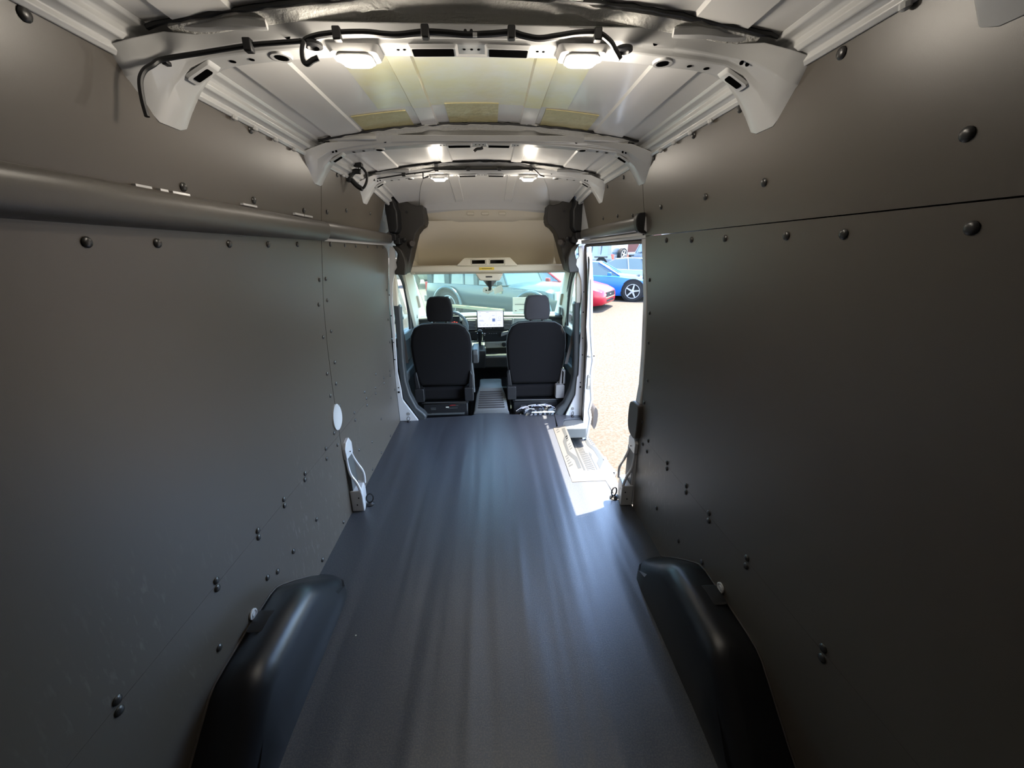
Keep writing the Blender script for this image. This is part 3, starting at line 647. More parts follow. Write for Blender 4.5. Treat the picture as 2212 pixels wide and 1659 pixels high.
# moulded box at front corner of the doorway
S3 = thing('corner_box', 'grey moulded corner block on the floor by the front door pillar', 'trim')
MB().prism([(.664, 3.20), (.664, 3.30), (.70, 3.385), (.885, 3.40), (.885, 3.21), (.86, 3.20)], 'z', -.11, -.004).build('block', M['grey'], S3, bevel=.012, seg=3)
MB().prism([(.615, 3.24), (.66, 3.22), (.70, 3.39), (.885, 3.405), (.885, 3.47), (.63, 3.52)], 'z', -.02, .002).build('top_pad', M['floor'], S3, bevel=.002)

# ------------------------------------------------------------------ B pillars (white strips, triangular feet) and dark trims
for s, nm in ((-1, 'left'), (1, 'right')):
    t = thing('door_pillar', 'white %s door pillar with triangular foot plate behind the seats' % nm, 'pillar')
    if s < 0:
        strip_pts = [(.888, 0), (.888, .45), (.868, .9), (.86, 1.15), (.835, 1.45), (.81, 1.60), (.77, 1.585), (.775, 1.50), (.745, 1.46), (.79, 1.38), (.815, 1.3), (.835, 1.15), (.845, .85), (.862, .5), (.846, .33), (.842, .22), (.712, .0)]
    else:
        strip_pts = [(.895, -.02), (.893, .45), (.885, .9), (.872, 1.15), (.860, 1.45), (.845, 1.60), (.79, 1.585), (.80, 1.50), (.765, 1.46), (.80, 1.38), (.830, 1.3), (.842, 1.15), (.848, .85), (.846, .42), (.832, .40), (.825, .22), (.735, .005)]
    MB().prism([(s*x, z) for x, z in strip_pts], 'y', 3.478, 3.50).build('strip', M['white'], t, bevel=.003)
    for x, z, r in ((.868, .30, .009), (.866, .345, .006), (.872, .62, .006), (.866, .78, .005), (.860, 1.02, .006), (.856, 1.2, .005)):
        MB().lathe([(r, 0), (r, .003)], (s*x, 3.478, z), (0, -1, 0), 10).build('hole', M['void'], t)
    MB().lathe([(.016, 0), (.016, .003)], (s*.80, 3.478, .075), (0, -1, 0), 16).build('plug', M['lgrey'], t)
    dring(s*.80, 3.455, 'small %s lashing eye at the foot of the door pillar' % nm, .8, 0)
    # dark grey inner moulding curving down to the floor
    t = thing('pillar_trim', 'dark grey lower trim curving to the floor beside the %s seat' % nm, 'trim')
    pts = [(.838, 1.12), (.78, 1.10), (.79, .85), (.80, .60), (.80, .40), (.775, .26), (.72, .12), (.665, .07), (.635, .03), (.65, -.02), (.71, -.02), (.845, .22), (.858, .33)]
    MB().prism([(s*x, z) for x, z in pts], 'y', 3.505, 3.60).build('moulding', M['dark2'], t, bevel=.016, seg=3)
    MB().prism([(s*x, z) for x, z in [(.845, 1.38), (.80, 1.40), (.792, 1.30), (.80, 1.10), (.838, 1.10)]], 'y', 3.505, 3.56).build('upper_moulding', M['beige_p'], t, bevel=.006)
    # upper dark textured trim
    t = thing('pillar_trim', 'dark textured upper trim at the %s front corner under the roof' % nm, 'trim')
    k = 0 if s < 0 else .012
    pts = [(.80, 2.0), (.735, 2.015), (.70, 1.985), (.615, 1.930), (.57, 1.918), (.522, 1.922), (.518, 1.87), (.512, 1.84), (.512, 1.80), (.525, 1.765), (.560, 1.745), (.600, 1.70), (.628, 1.62), (.665, 1.50), (.715, 1.37), (.79, 1.37), (.79, 1.45), (.77, 1.53), (.775, 1.60), (.80, 1.66), (.80, 1.8)]
    MB().prism([(s*(x+k), z) for x, z in pts], 'y', 3.56, 3.78).build('panel', M['dark'], t, bevel=.008)
    MB().prism([(s*(x+k), z) for x, z in [(.795, 1.975), (.735, 1.985), (.722, 1.90), (.708, 1.87), (.712, 1.74), (.735, 1.70), (.79, 1.70), (.805, 1.88)]], 'y', 3.42, 3.575).build('duct', M['black'], t, bevel=.012, seg=3)
    MB().prism([(s*(x+k), z) for x, z in [(.815, 1.925), (.735, 1.925), (.735, 1.945), (.815, 1.945)]], 'y', 3.40, 3.44).build('duct_rim', M['dark'], t, bevel=.004)
    MB().prism([(s*(x+k), z) for x, z in rrect(.735, .81, 1.64, 1.695, .012)], 'y', 3.40, 3.57).build('duct_foot', M['black'], t, bevel=.004)
    MB().prism([(s*(x+k), z) for x, z in rrect(.715, .765, 1.615, 1.665, .012)], 'y', 3.44, 3.56).build('pocket', M['black'], t, bevel=.004)
    MB().lathe([(.018, 0), (.018, .012), (.010, .016)], (s*(.70+k), 3.56, 1.65), (0, -1, 0), 12).build('button', M['black'], t)
    MB().lathe([(.010, 0), (.010, .006)], (s*(.66+k), 3.56, 1.87), (0, -1, 0), 12).build('button', M['black'], t)
    MB().lathe([(.034, 0), (.032, .04), (.022, .06)], (s*(.648+k), 3.565, 1.62), (-s*.4, -1, 0), 16).build('lower_boss', M['seal'], t)
    MB().prism([(s*(x+k), z) for x, z in [(.79, 1.605), (.752, 1.60), (.715, 1.57), (.690, 1.50), (.688, 1.44), (.705, 1.365), (.79, 1.37), (.79, 1.40), (.765, 1.43), (.770, 1.47), (.745, 1.53), (.76, 1.56)]], 'y', 3.47, 3.575).build('curved_guard', M['dark'], t, bevel=.010, seg=3)
    # white metal glimpsed between trim and lining
    MB().prism([(s*(x+k), z) for x, z in [(.822, 1.95), (.790, 1.94), (.795, 1.74), (.805, 1.68), (.835, 1.66), (.838, 1.70), (.815, 1.72)]], 'y', 3.52, 3.54).build('metal_edge', M['white'], t, smooth=False)

# ------------------------------------------------------------------ roof header, headliner and overhead shelf
hd = thing('trim_1', 'pale metal header across the front of the roof', 'trim', kind='structure')
rows = []
for y, z in ((3.72, 2.02), (3.735, 1.990), (3.755, 1.955), (3.768, 1.912), (3.790, 1.895)):
    rows.append([(x/10*.62, y, z-.06*(x/10*.62)**2) for x in range(-10, 11)])
MB().grid(rows).build('header_strip', M['bow'], hd)
OS = thing('overhead_shelf', 'beige overhead shelf and headliner above the windscreen', 'shelf')
rows = []
for y, z, wd in ((3.775, 1.905, .62), (3.785, 1.87, .63), (3.80, 1.835, .635), (3.835, 1.812, .64)):
    rows.append([(x/10*wd, y+.02*(x/10)**2, z-.05*(x/10*wd)**2) for x in range(-10, 11)])
MB().grid(rows).build('top_band', M['beige_p'], OS)
for cx in (-.135, -.005, .15):
    MB().prism(rrect(cx-.032, cx+.032, 1.862, 1.886, .006), 'y', 3.770, 3.786).build('moulded_tab', M['beige_p'], OS, bevel=.004)
rows = []
for k in range(15):
    v = k/14; wd = interp([(0, .55), (.06, .60), (.14, .635), (.3, .665), (1, .80)], v); y = 3.83+.45*v**1.1; z = 1.825-.41*v
    rows.append([(x/12*wd, y-.10*abs(x/12)**4, z-.045*(x/12*wd)**2*(1-v)) for x in range(-12, 13)])
MB().grid(rows).build('liner', M['beige'], OS)
for s in (-1, 1):
    rows = []
    for k in range(12):
        v = k/11; wd = interp([(0, .58), (.15, .635), (1, .79)], v); z = 1.83-.47*v
        rows.append([(s*(wd-.05), 3.9+.3*v, z), (s*(wd-.008), 3.80+.02*v, z), (s*(wd+.012), 3.785+.02*v, z), (s*(wd+.10), 3.80, z)])
    MB().grid(rows).build('side_trim', M['beige_p'], OS)
MB().loft([[(x, y, z-(.0)) for y, z in ((3.80, 1.432), (3.79, 1.425), (3.79, 1.375), (3.83, 1.352), (4.31, 1.352), (4.31, 1.42), (3.86, 1.405), (3.83, 1.432))] for x in (-.725, -.3, 0, .3, .805)]).build('shelf_tray', M['beige_p'], OS, bevel=.008)
MB().prism([(-.755, 1.50), (-.715, 1.49), (-.70, 1.42), (-.68, 1.40), (-.68, 1.352), (-.73, 1.37), (-.76, 1.42)], 'y', 3.80, 4.3).build('shelf_end', M['beige_p'], OS, bevel=.006)
MB().prism([(.84, 1.50), (.80, 1.49), (.785, 1.42), (.765, 1.40), (.765, 1.352), (.81, 1.37), (.845, 1.42)], 'y', 3.80, 4.3).build('shelf_end', M['beige_p'], OS, bevel=.006)
# console with two openings: frame built of bars so the pockets are real
CX0, CX1 = -.165, .185
def bar(pts, y0=3.765, y1=3.93, nm='console_frame'): MB().prism(pts, 'y', y0, y1).build(nm, M['beige_p'], OS, bevel=.004)
bar([(-.285, 1.428), (.285, 1.424), (.275, 1.436), (-.275, 1.436)])
bar([(-.285, 1.428), (-.150, 1.43), (-.150, 1.492), (-.215, 1.492)])
bar([(.285, 1.428), (.165, 1.43), (.165, 1.492), (.220, 1.492)])
bar([(-.22, 1.482), (.225, 1.482), (.215, 1.496), (-.21, 1.496)])
bar([(-.010, 1.43), (.020, 1.43), (.020, 1.485), (-.010, 1.485)])
MB().box(-.15, .165, 3.90, 3.93, 1.43, 1.49).build('pocket_back', M['dark'], OS, smooth=False)
for a, b in ((-.145, -.015), (.025, .16)):
    MB().tube([(x, 3.764, z) for x, z in rrect(a, b, 1.440, 1.480, .006)+[(b, 1.474)]], .004, 6).build('pocket_rim', M['beige_p'], OS)
MB().box(-.075, .065, 3.784, 3.790, 1.388, 1.410).build('warning_label', M['yellow'], OS, smooth=False)
MB().box(-.055, .045, 3.783, 3.784, 1.396, 1.402).build('label_print', M['print'], OS, smooth=False)
MB().lathe([(.006, 0), (.006, .001)], (-.066, 3.784, 1.398), (0, -1, 0), 3).build('label_print', M['print'], OS)
MB().loft([[(x, 3.80+d, z) for x, z in ((-.115, 1.356), (.150, 1.352), (.115, 1.285), (-.075, 1.288))] for d in (0, .10)]).build('mirror_housing', M['beige_p'], OS, bevel=.012, seg=3)
MB().box(-.015, .045, 3.795, 3.80, 1.318, 1.330).build('microphone_slot', M['black'], OS)
MB().loft([[(x, y, z) for x, z in ((-.07, 1.29), (.12, 1.285), (.04, 1.20), (-.0, 1.20))] for y in (4.18, 4.24)]).build('sensor_cover', M['lgrey'], OS, bevel=.006)
MB().loft([[(x, y, z) for x, z in ((.005, 1.30), (.04, 1.30), (.036, 1.17), (.006, 1.17))] for y in (4.15, 4.19)]).build('mirror_stem', M['black'], OS)
# hanging tags
MB()
tg = MB().prism([(-.062, 1.145), (-.05, 1.175), (.045, 1.180), (.055, 1.130), (.02, 1.115), (-.0, 1.10), (-.058, 1.125)], 'y', 4.42, 4.422).build('hanging_tag', M['paper']); tag(tg, 'white hang tag below the mirror stem', 'tag')
p_ = tg
MB().box(-.03, -.010, 4.418, 4.4195, 1.135, 1.15).box(-.0, .03, 4.418, 4.4195, 1.137, 1.152).build('printed_number', M['print'], tg, smooth=False)
tg = MB().prism([(.075, 1.095), (.175, 1.135), (.150, 1.200), (.052, 1.155)], 'y', 4.44, 4.442).build('hanging_tag', M['paper']); tag(tg, 'blank tilted card hanging right of the mirror stem', 'tag')

# ------------------------------------------------------------------ cab: windscreen, A pillars, side doors
w1 = thing('window_1', 'green tinted windscreen', 'window', kind='structure')
MB().loft([[(x, y, z) for x in (-.95, .95)] + [(x, y+.005, z) for x in (.95, -.95)] for y, z in ((4.31, 1.36), (4.95, .80))]).build('pane', M['glass'], w1, smooth=False)
MB().box(-.95, .95, 4.315, 4.36, 1.352, 2.1).build('upper_body', M['white'], w1, smooth=False)
for s, nm in ((-1, 'left'), (1, 'right')):
    t = thing('trim_%d' % (2 if s < 0 else 3), 'pale beige windscreen pillar trim on the %s' % nm, 'trim', kind='structure')
    k = 0 if s < 0 else .05
    a = [(.83+k, 4.00, 1.40), (.77+k, 4.14, 1.37), (.72+k, 3.95, 1.36), (.78+k, 3.86, 1.38)]
    rows = []
    for v in range(9):
        f = v/8
        xin = .775+k-.02*f; yin = 4.20+.62*f; zin = 1.37-.62*f
        xo = .815+k-.01*f; yo = 3.98+.36*f; zo = 1.37-.64*f
        rows.append([(s*(xin+.03), yin+.05, zin+.03), (s*xin, yin, zin), (s*(xin*.5+xo*.5-.025), yin*.55+yo*.45, zin*.5+zo*.5), (s*xo, yo, zo), (s*(xo+.03), yo-.01, zo)])
    MB().grid(rows).build('pillar_trim', M['beige_p'], t)
    MB().tube([(s*(.79+k), 4.20+.25, 1.37-.22), (s*(.765+k), 4.29, 1.10), (s*(.765+k), 4.38, .98)], .018, 8).build('grab_handle', M['beige_p'], t)
    # side door with window
    dd = thing('door_%d' % (2 if s < 0 else 3), '%s cab door with grey inner panel and window' % nm, 'door', kind='structure')
    X = .90+ (0.01 if s > 0 else 0)
    MB().prism([(3.56, -.22), (4.9, -.22), (4.9, .70), (4.4, .74), (3.56, .80)], 'x', s*X, s*(X+.05)).build('inner_panel', M['dark2'], dd, bevel=.01)
    MB().prism([(3.60, .70), (4.7, .66), (4.7, .74), (3.60, .79)], 'x', s*(X-.05), s*X).build('sill_ledge', M['grey'], dd, bevel=.01)
    MB().prism([(3.60, .35), (4.4, .35), (4.4, .42), (3.60, .45)], 'x', s*(X-.10), s*X).build('armrest', M['dark2'], dd, bevel=.015)
    MB().prism([(3.56, .78), (4.5, .74), (4.35, .98), (3.98, 1.36), (3.80, 1.44), (3.56, 1.44)], 'x', s*(X+.012), s*(X+.016)).build('pane', M['glass2'], dd, smooth=False)
    for q, r, m in ((-.012, .018, 'black'), (.022, .013, 'lgrey'), (.052, .014, 'seal'), (.078, .009, 'black')):
        MB().tube(catmull([(s*(X-.055), 3.70, 1.445-q), (s*(X-.055), 3.92-q, 1.41-q*.6), (s*(X-.055), 4.10-q, 1.24), (s*(X-.045), 4.24-q, 1.02), (s*(X-.035), 4.30-q, .85), (s*(X-.03), 4.30-q, .73)], 5), r, 8).build('window_seal', M[m], dd)
    MB().prism(rrect(3.60, 3.70, -.1, 1.45, .02), 'x', s*(X+.0), s*(X+.04)).build('rear_frame', M['lgrey'], dd)
    MB().prism(rrect(4.32, 4.40, .86, .95, .01), 'x', s*(X-.11), s*(X-.10)).build('tweeter', M['black'], dd)
    # seat belt
    sb = thing('seat_belt', 'dark seat belt running down beside the %s seat' % nm, 'belt')
    if s < 0: pp = [(-.83, 3.62, 1.22), (-.82, 3.60, 1.0), (-.80, 3.60, .8), (-.79, 3.60, .55)]
    else: pp = [(.865, 3.62, 1.24), (.84, 3.60, 1.0), (.79, 3.60, .72), (.745, 3.60, .50)]
    m = MB(); m.loft([[(x-.014, y, z), (x+.014, y-.004, z), (x+.014, y-.002, z), (x-.014, y+.002, z)] for x, y, z in catmull(pp, 4)]); m.build('webbing', M['seal'], sb)
    MB().box(pp[0][0]-.022, pp[0][0]+.022, 3.60, 3.63, 1.20, 1.30).build('anchor', M['black'], sb, bevel=.006)
    # outside mirror
    om = thing('door_mirror', 'black outside mirror beyond the %s cab window' % nm, 'mirror')
    MB().prism(rrect(s*1.09-.07, s*1.09+.07, .80, 1.12, .03), 'y', 4.30, 4.38).build('housing', M['black'], om, bevel=.02, seg=3)
    MB().prism(rrect(s*1.09-.058, s*1.09+.058, .82, 1.10, .02), 'y', 4.295, 4.30).build('mirror_glass', M['chrome'], om)
    MB().tube([(s*.97, 4.42, .85), (s*1.05, 4.36, .90)], .022, 8).build('arm', M['black'], om)

# window sticker (price sheet) on the passenger side
ws = tag(MB().prism(rrect(.285, .62, .865, 1.04, .008), 'y', 4.60, 4.603).build('window_sticker', M['paper'], smooth=False), 'pale framed paper sheet in the windscreen beside the passenger headrest', 'paper sheet')
for z0, z1, x0, x1, m in ((.955, .962, .31, .56, 'paper2'), (.893, .899, .36, .60, 'paper2'), (.88, .89, .31, .33, 'paper2'), (1.018, 1.021, .31, .56, 'yellow'), (.97, 1.01, .31, .55, 'yellow')):
    MB().box(x0, x1, 4.598, 4.5995, z0, z1).build('printed_line', M[m] if m != 'yellow' else M['paper'], ws, smooth=False)

# ------------------------------------------------------------------ dashboard
DB = thing('dashboard', 'grey van dashboard with centre stack, vents and open tray', 'dashboard')
prf = [(4.98, .76), (4.98, .82), (4.80, .850), (4.52, .875), (4.46, .870), (4.445, .845), (4.47, .815), (4.48, .60), (4.46, .56), (4.50, .50), (4.62, .30), (4.98, .30)]
MB().loft([[(x, y+.10*(x/.9)**2*(-1 if y < 4.6 else 0), z-.015*abs(x)) for y, z in prf] for x in [k*.1-.9 for k in range(19)]]).build('body', M['dash'], DB, bevel=.010, seg=3)
for x0, x1 in ((-.245, -.150), (.165, .265)):
    MB().prism(rrect(x0-.02, x1+.02, .70, .835, .012), 'y', 4.40, 4.48).build('vent_surround', M['dash_sunlit'], DB, bevel=.006)
    MB().prism(rrect(x0, x1, .712, .815, .008), 'y', 4.398, 4.402).build('vent_recess', M['black'], DB, smooth=False)
    for k in range(6):
        z = .722+k*.017; MB().box(x0+.003, x1-.003, 4.385, 4.40, z, z+.006).build('slat', M['lgrey'], DB)
MB().prism([(.28, .70), (.85, .70), (.85, .83), (.28, .835)], 'y', 4.405, 4.46).build('sunlit_panel', M['dash_sunlit'], DB, bevel=.01)  # pale panel, sunlight on the dash face put into its colour
MB().prism([(-.31, .70), (-.26, .66), (-.26, .83), (-.31, .835)], 'y', 4.405, 4.46).build('sunlit_panel', M['dash_sunlit'], DB, bevel=.01)
MB().prism([(-.25, .69), (.27, .69), (.26, .60), (.17, .57), (-.10, .56), (-.20, .60)], 'y', 4.38, 4.47).build('control_panel', M['black'], DB, bevel=.008)
MB().prism([(.14, .675), (.26, .700), (.27, .675), (.13, .625)], 'y', 4.365, 4.38).build('bright_trim', M['lgrey'], DB, bevel=.003)
MB().lathe([(.016, 0), (.015, .014), (.010, .016)], (-.055, 4.378, .655), (0, -1, 0), 18).build('volume_knob', M['chrome'], DB)
for k in range(4): MB().box(-.005+k*.026, .008+k*.026, 4.376, 4.38, .660, .664).build('button', M['lgrey'], DB)
MB().box(-.03, .10, 4.377, 4.38, .645, .650).build('button_bar', M['black'], DB)
# lower tray
MB().prism([(-.06, .565), (.30, .57), (.30, .50), (-.055, .49)], 'y', 4.36, 4.42).build('tray_upper', M['dash_sunlit'], DB, bevel=.008)
MB().box(-.05, .29, 4.42, 4.44, .36, .50).build('tray_back', M['dash'], DB)
MB().prism([(-.07, .43), (.23, .43), (.27, .49), (.32, .50), (.32, .36), (.24, .29), (-.10, .29), (-.15, .36)], 'y', 4.22, 4.40).build('tray_bin', M['dash'], DB, bevel=.02, seg=3)
MB().lathe([(.026, 0), (.026, .01), (.018, .012)], (.165, 4.36, .535), (0, -1, 0), 16).build('socket', M['black'], DB)
for k in range(2): MB().lathe([(.010, 0), (.010, .004)], (.075+k*.028, 4.36, .537), (0, -1, 0), 10).build('socket', M['lgrey'], DB)
# shifter console
MB().loft([[(x, y, z) for x, y in ((-.225, 4.14), (-.045, 4.14), (-.045, 4.42), (-.225, 4.42))] if k else [(x, y, z) for x, y in ((-.19, 4.20), (-.06, 4.20), (-.06, 4.42), (-.19, 4.42))] for k, z in ((0, .30), (1, .46), (1, .52))]).build('shifter_console', M['dash'], DB, bevel=.010)
MB().loft([[(x, y, .5215+(y-4.2)*.35) for x, y in rrect(-.215, -.055, 4.18, 4.38, .012)], [(x, y, .524+(y-4.2)*.35) for x, y in rrect(-.213, -.057, 4.182, 4.378, .012)]]).build('shifter_panel', M['grey'], DB)
MB().loft([[(x, y, .526+(y-4.2)*.35) for x, y in rrect(-.150, -.075, 4.19, 4.37, .012)], [(x, y, .528+(y-4.2)*.35) for x, y in rrect(-.149, -.076, 4.191, 4.369, .012)]]).build('gate_boot', M['black'], DB)
MB().tube([(-.112, 4.28, .54), (-.108, 4.27, .60), (-.105, 4.25, .66), (-.103, 4.235, .70), (-.103, 4.23, .725), (-.103, 4.23, .738)], [.020, .015, .020, .026, .027, .016], 12).build('gear_lever', M['black'], DB)
MB().tube([(-.132, 4.262, .60), (-.131, 4.242, .66), (-.129, 4.225, .70)], .005, 6).build('lever_chrome', M['chrome'], DB)
MB().tube([(-.084, 4.262, .60), (-.079, 4.242, .66), (-.077, 4.225, .70)], .005, 6).build('lever_chrome', M['chrome'], DB)
# instrument hood and gauges
MB().loft([[(x, y, z) for x, z in ((-.62, .80), (-.58, .895), (-.34, .905), (-.30, .80))] for y in (4.36, 4.52)]).build('gauge_hood', M['dash'], DB, bevel=.02, seg=3)
MB().box(-.585, -.325, 4.345, 4.36, .76, .875).build('gauge_face', M['black'], DB, bevel=.006)
for k in range(3): MB().box(-.42+k*.025, -.405+k*.025, 4.342, 4.345, .80+.006*(k % 2), .806+.006*(k % 2)).build('gauge_light', M['redl'], DB)
# steering wheel
cc = Vector((-.43, 4.17, .77)); ax = Vector((0, -.80, .60)).normalized(); u = Vector((1, 0, 0)); v = ax.cross(u)
MB().tube([cc+u*.195*math.cos(a)+v*.195*math.sin(a) for a in [k*math.tau/36 for k in range(37)]], .0155, 10, caps=False).build('steering_rim', M['grey'], DB)
MB().lathe([(.06, -.02), (.07, 0), (.06, .02), (.03, .026)], cc-ax*.03, ax, 18).build('steering_hub', M['dash'], DB)
for a in (0, 180, 270):
    d = u*math.cos(math.radians(a))+v*math.sin(math.radians(a)); MB().tube([cc-ax*.03+d*.05, cc-ax*.01+d*.12, cc+d*.19], [.02, .014, .012], 8).build('steering_spoke', M['grey'], DB)
MB().tube([cc-ax*.04, cc-ax*.28], .035, 10).build('column', M['dash'], DB)
# touchscreen
TS = thing('touchscreen', 'lit centre touchscreen standing on the dashboard', 'screen')
MB().prism(rrect(-.137, .170, .693, .925, .008), 'y', 4.372, 4.392).build('bezel', M['black'], TS, bevel=.004)
MB().prism(rrect(-.128, .161, .738, .918, .003), 'y', 4.369, 4.3715).build('display', M['screen'], TS, smooth=False)
MB().box(.038, .070, 4.3665, 4.3685, .80, .835).build('icon', M['screen2'], TS, smooth=False)
for x0, x1, z in ((-.115, -.09, .903), (-.11, -.088, .863), (-.11, -.065, .815), (-.11, -.055, .805), (.035, .065, .866), (.095, .140, .81), (-.11, -.09, .76), (-.07, -.05, .76), (-.03, -.01, .76), (.01, .03, .76), (.05, .07, .76), (.10, .13, .76), (.135, .15, .903), (-.03, .0, .905), (-.11, -.10, .775), (-.05, -.04, .775)):
    MB().box(x0, x1, 4.3670, 4.3685, z, z+.004).build('screen_text', M['screen3'], TS, smooth=False)
MB().box(.083, .0845, 4.3675, 4.3685, .742, .914).build('divider', M['screen3'], TS, smooth=False)
MB().tube([(.12+.014*math.cos(a), 4.368, .842+.014*math.sin(a)) for a in [k*math.tau/14 for k in range(15)]], .0012, 4).build('dial_icon', M['screen3'], TS)
MB().tube([(.03+.028*math.cos(a), 4.368, .822+.034*math.sin(a)) for a in [math.pi*.6+k*.13 for k in range(12)]], .0010, 4).build('dial_icon', M['screen3'], TS)
for x in (-.08, -.045, -.035, -.02, -.005, .018, .05, .11):
    MB().box(x, x+.006, 4.3695, 4.3715, .722, .730).build('soft_key', M['lgrey'] if x != .018 else M['paper'], TS, smooth=False)

# ------------------------------------------------------------------ seats
def seat(xc, label, light=False):
    t = thing('front_seat', label, 'seat', None)
    hw = .272
    out = [(-.215, .275), (-.235, .30), (-.255, .40), (-.268, .55), (-.274, .70), (-.262, .80), (-.225, .875), (-.165, .908), (-.06, .916), (.06, .916), (.165, .908), (.225, .872), (.262, .80), (.274, .70), (.268, .55), (.255, .40), (.235, .30), (.215, .275)]
    m = MB(); cx, cz = 0, .6
    m.loft([[(xc+x*k*1.06, 3.690+d-(z-.28)*.12, cz+(z-cz)*k) for x, z in out] for k, d in ((.90, 0), (.965, .004), (1.0, .022), (1.01, .06), (.99, .11), (.9, .135))])
    m.build('backrest', M['fabric'], t, angle=60)
    # grey tube painting the sunlit highlight along the backrest outline
    MB().tube([(xc+x*1.06, 3.690+.020-(z-.28)*.12, z) for x, z in out[2:-2]], .0045, 6).build('edge_highlight', M['grey'], t)
    ho = [(-.088, .915), (-.108, .93), (-.116, .98), (-.112, 1.06), (-.098, 1.125), (-.075, 1.150), (0, 1.156), (.075, 1.150), (.098, 1.125), (.112, 1.06), (.116, .98), (.108, .93), (.088, .915)]
    h = MB(); h.loft([[(xc+.005+x*k*1.06, 3.625+d-(z-.9)*.06, 1.046+(z-1.035)*k*.97) for x, z in ho] for k, d in ((.86, 0), (.955, .006), (1, .03), (1, .08), (.93, .105))])
    h.build('headrest', M['fabric2'] if light else M['fabric'], t, angle=60)
    for q in (-.052, .062): MB().tube([(xc+q, 3.672, .86), (xc+q, 3.672, .95)], .008, 8).build('headrest_post', M['black'], t); MB().lathe([(.017, 0), (.014, .014)], (xc+q, 3.672, .917), (0, 0, 1), 10).build('post_collar', M['black'], t)
    MB().prism(rrect(xc-.24, xc+.24, .12, .26, .03), 'y', 3.70, 4.16).build('cushion', M['fabric'], t, bevel=.03, seg=3)
    # pedestal with rails
    MB().box(xc-.225, xc+.225, 3.66, 4.1, -.19, .10).build('pedestal', M['black'], t, bevel=.01)
    MB().box(xc-.235, xc+.235, 3.645, 3.66, .105, .118).build('cross_rail', M['black'], t, bevel=.003)
    MB().tube([(xc-.21, 3.645, .118), (xc+.21, 3.645, .112)], .005, 6).build('lift_bar', M['grey'] if light else M['dash'], t)
    MB().box(xc-.20, xc+.19, 3.630, 3.645, -.012, .004).build('floor_rail', M['grey'], t)
    for k, (a, b, z) in enumerate(((-.15, -.10, .05), (-.15, -.10, .035), (.02, .12, .045), (.05, .13, .07))):
        MB().box(xc+a, xc+b, 3.655, 3.66, z, z+.004).build('bracket_edge', M['grey'], t)
    # hinge covers
    for s in (-1, 1):
        lt = light and s > 0
        MB().prism(rrect(xc+s*.245-.045, xc+s*.245+.045, .13, .27, .012), 'y', 3.625, 3.70).build('hinge_cover', M['lgrey'] if lt else M['black'], t, bevel=.006)
        MB().prism([(xc+s*.235, .24), (xc+s*.285, .24), (xc+s*.290, .40), (xc+s*.262, .44)], 'y', 3.66, 3.72).build('side_hinge', M['lgrey'] if lt else M['black'], t, bevel=.008)
    return t
D = seat(-.463, 'black driver seat with armrest, left of the centre tunnel')
MB().prism(rrect(3.72, 4.02, .49, .635, .03), 'x', -.172, -.112).build('armrest', M['grey'], D, bevel=.014, seg=3)
MB().box(-.168, -.116, 3.708, 3.722, .50, .585).build('armrest_end', M['dash'], D, bevel=.006)
MB().tube([(-.182, 3.72, .50), (-.172, 3.70, .38), (-.170, 3.70, .2)], .012, 8).build('belt_buckle_stalk', M['grey'], D)
MB().box(-.58+.12, -.58+.15, 3.655, 3.66, .055, .063).build('white_tab', M['paper'], D)
MB().tube([(-.42, 3.652, .075), (-.39, 3.652, .082), (-.36, 3.652, .08)], .004, 5).build('red_wire', M['redl'] if False else M['tail'], D)
Pp = seat(.455, 'black passenger seat with lighter grey headrest', True)
MB().prism(rrect(.715, .755, .27, .42, .010), 'y', 3.66, 3.80).build('side_cover', M['lgrey'], Pp, bevel=.006)
# centre tunnel step
CT = thing('centre_step', 'grey ribbed plastic cover on the floor between the seats', 'cover')
st = []
for y, hw, z in ((3.605, .180, -.012), (3.61, .180, .012), (3.625, .172, .03), (3.67, .160, .10), (3.72, .148, .165), (3.755, .125, .215), (3.80, .115, .235), (4.0, .115, .238), (4.1, .115, .20)):
    st.append([(-hw-.03, y+.004, -.20), (-hw, y+.004, z-.008), (-hw+.016, y, z), (hw-.016, y, z), (hw, y+.004, z-.008), (hw+.03, y+.004, -.20)])
MB().loft(st).build('cover', M['grey'], CT, bevel=.004)
for k in range(8):
    f = k/7; y = 3.640+.092*f; z = .048+.137*f; hw = .140-.024*f
    MB().loft([[(x, y+d, z+e) for x, d, e in ((-hw, 0, 0), (-hw+.006, .0045, .0062), (hw-.006, .0045, .0062), (hw, 0, 0), (hw-.006, -.0045, -.0062), (-hw+.006, -.0045, -.0062))], [(x, y+d-.0035, z+e+.0025) for x, d, e in ((-hw, 0, 0), (-hw+.006, .0045, .0062), (hw-.006, .0045, .0062), (hw, 0, 0), (hw-.006, -.0045, -.0062), (-hw+.006, -.0045, -.0062))]]).build('rib_groove', M['black'], CT)
MB().prism([(-.10, 4.10), (.22, 4.10), (.22, 4.5), (-.10, 4.5)], 'z', -.2, .10).build('tunnel', M['black'], CT, bevel=.03, seg=3)

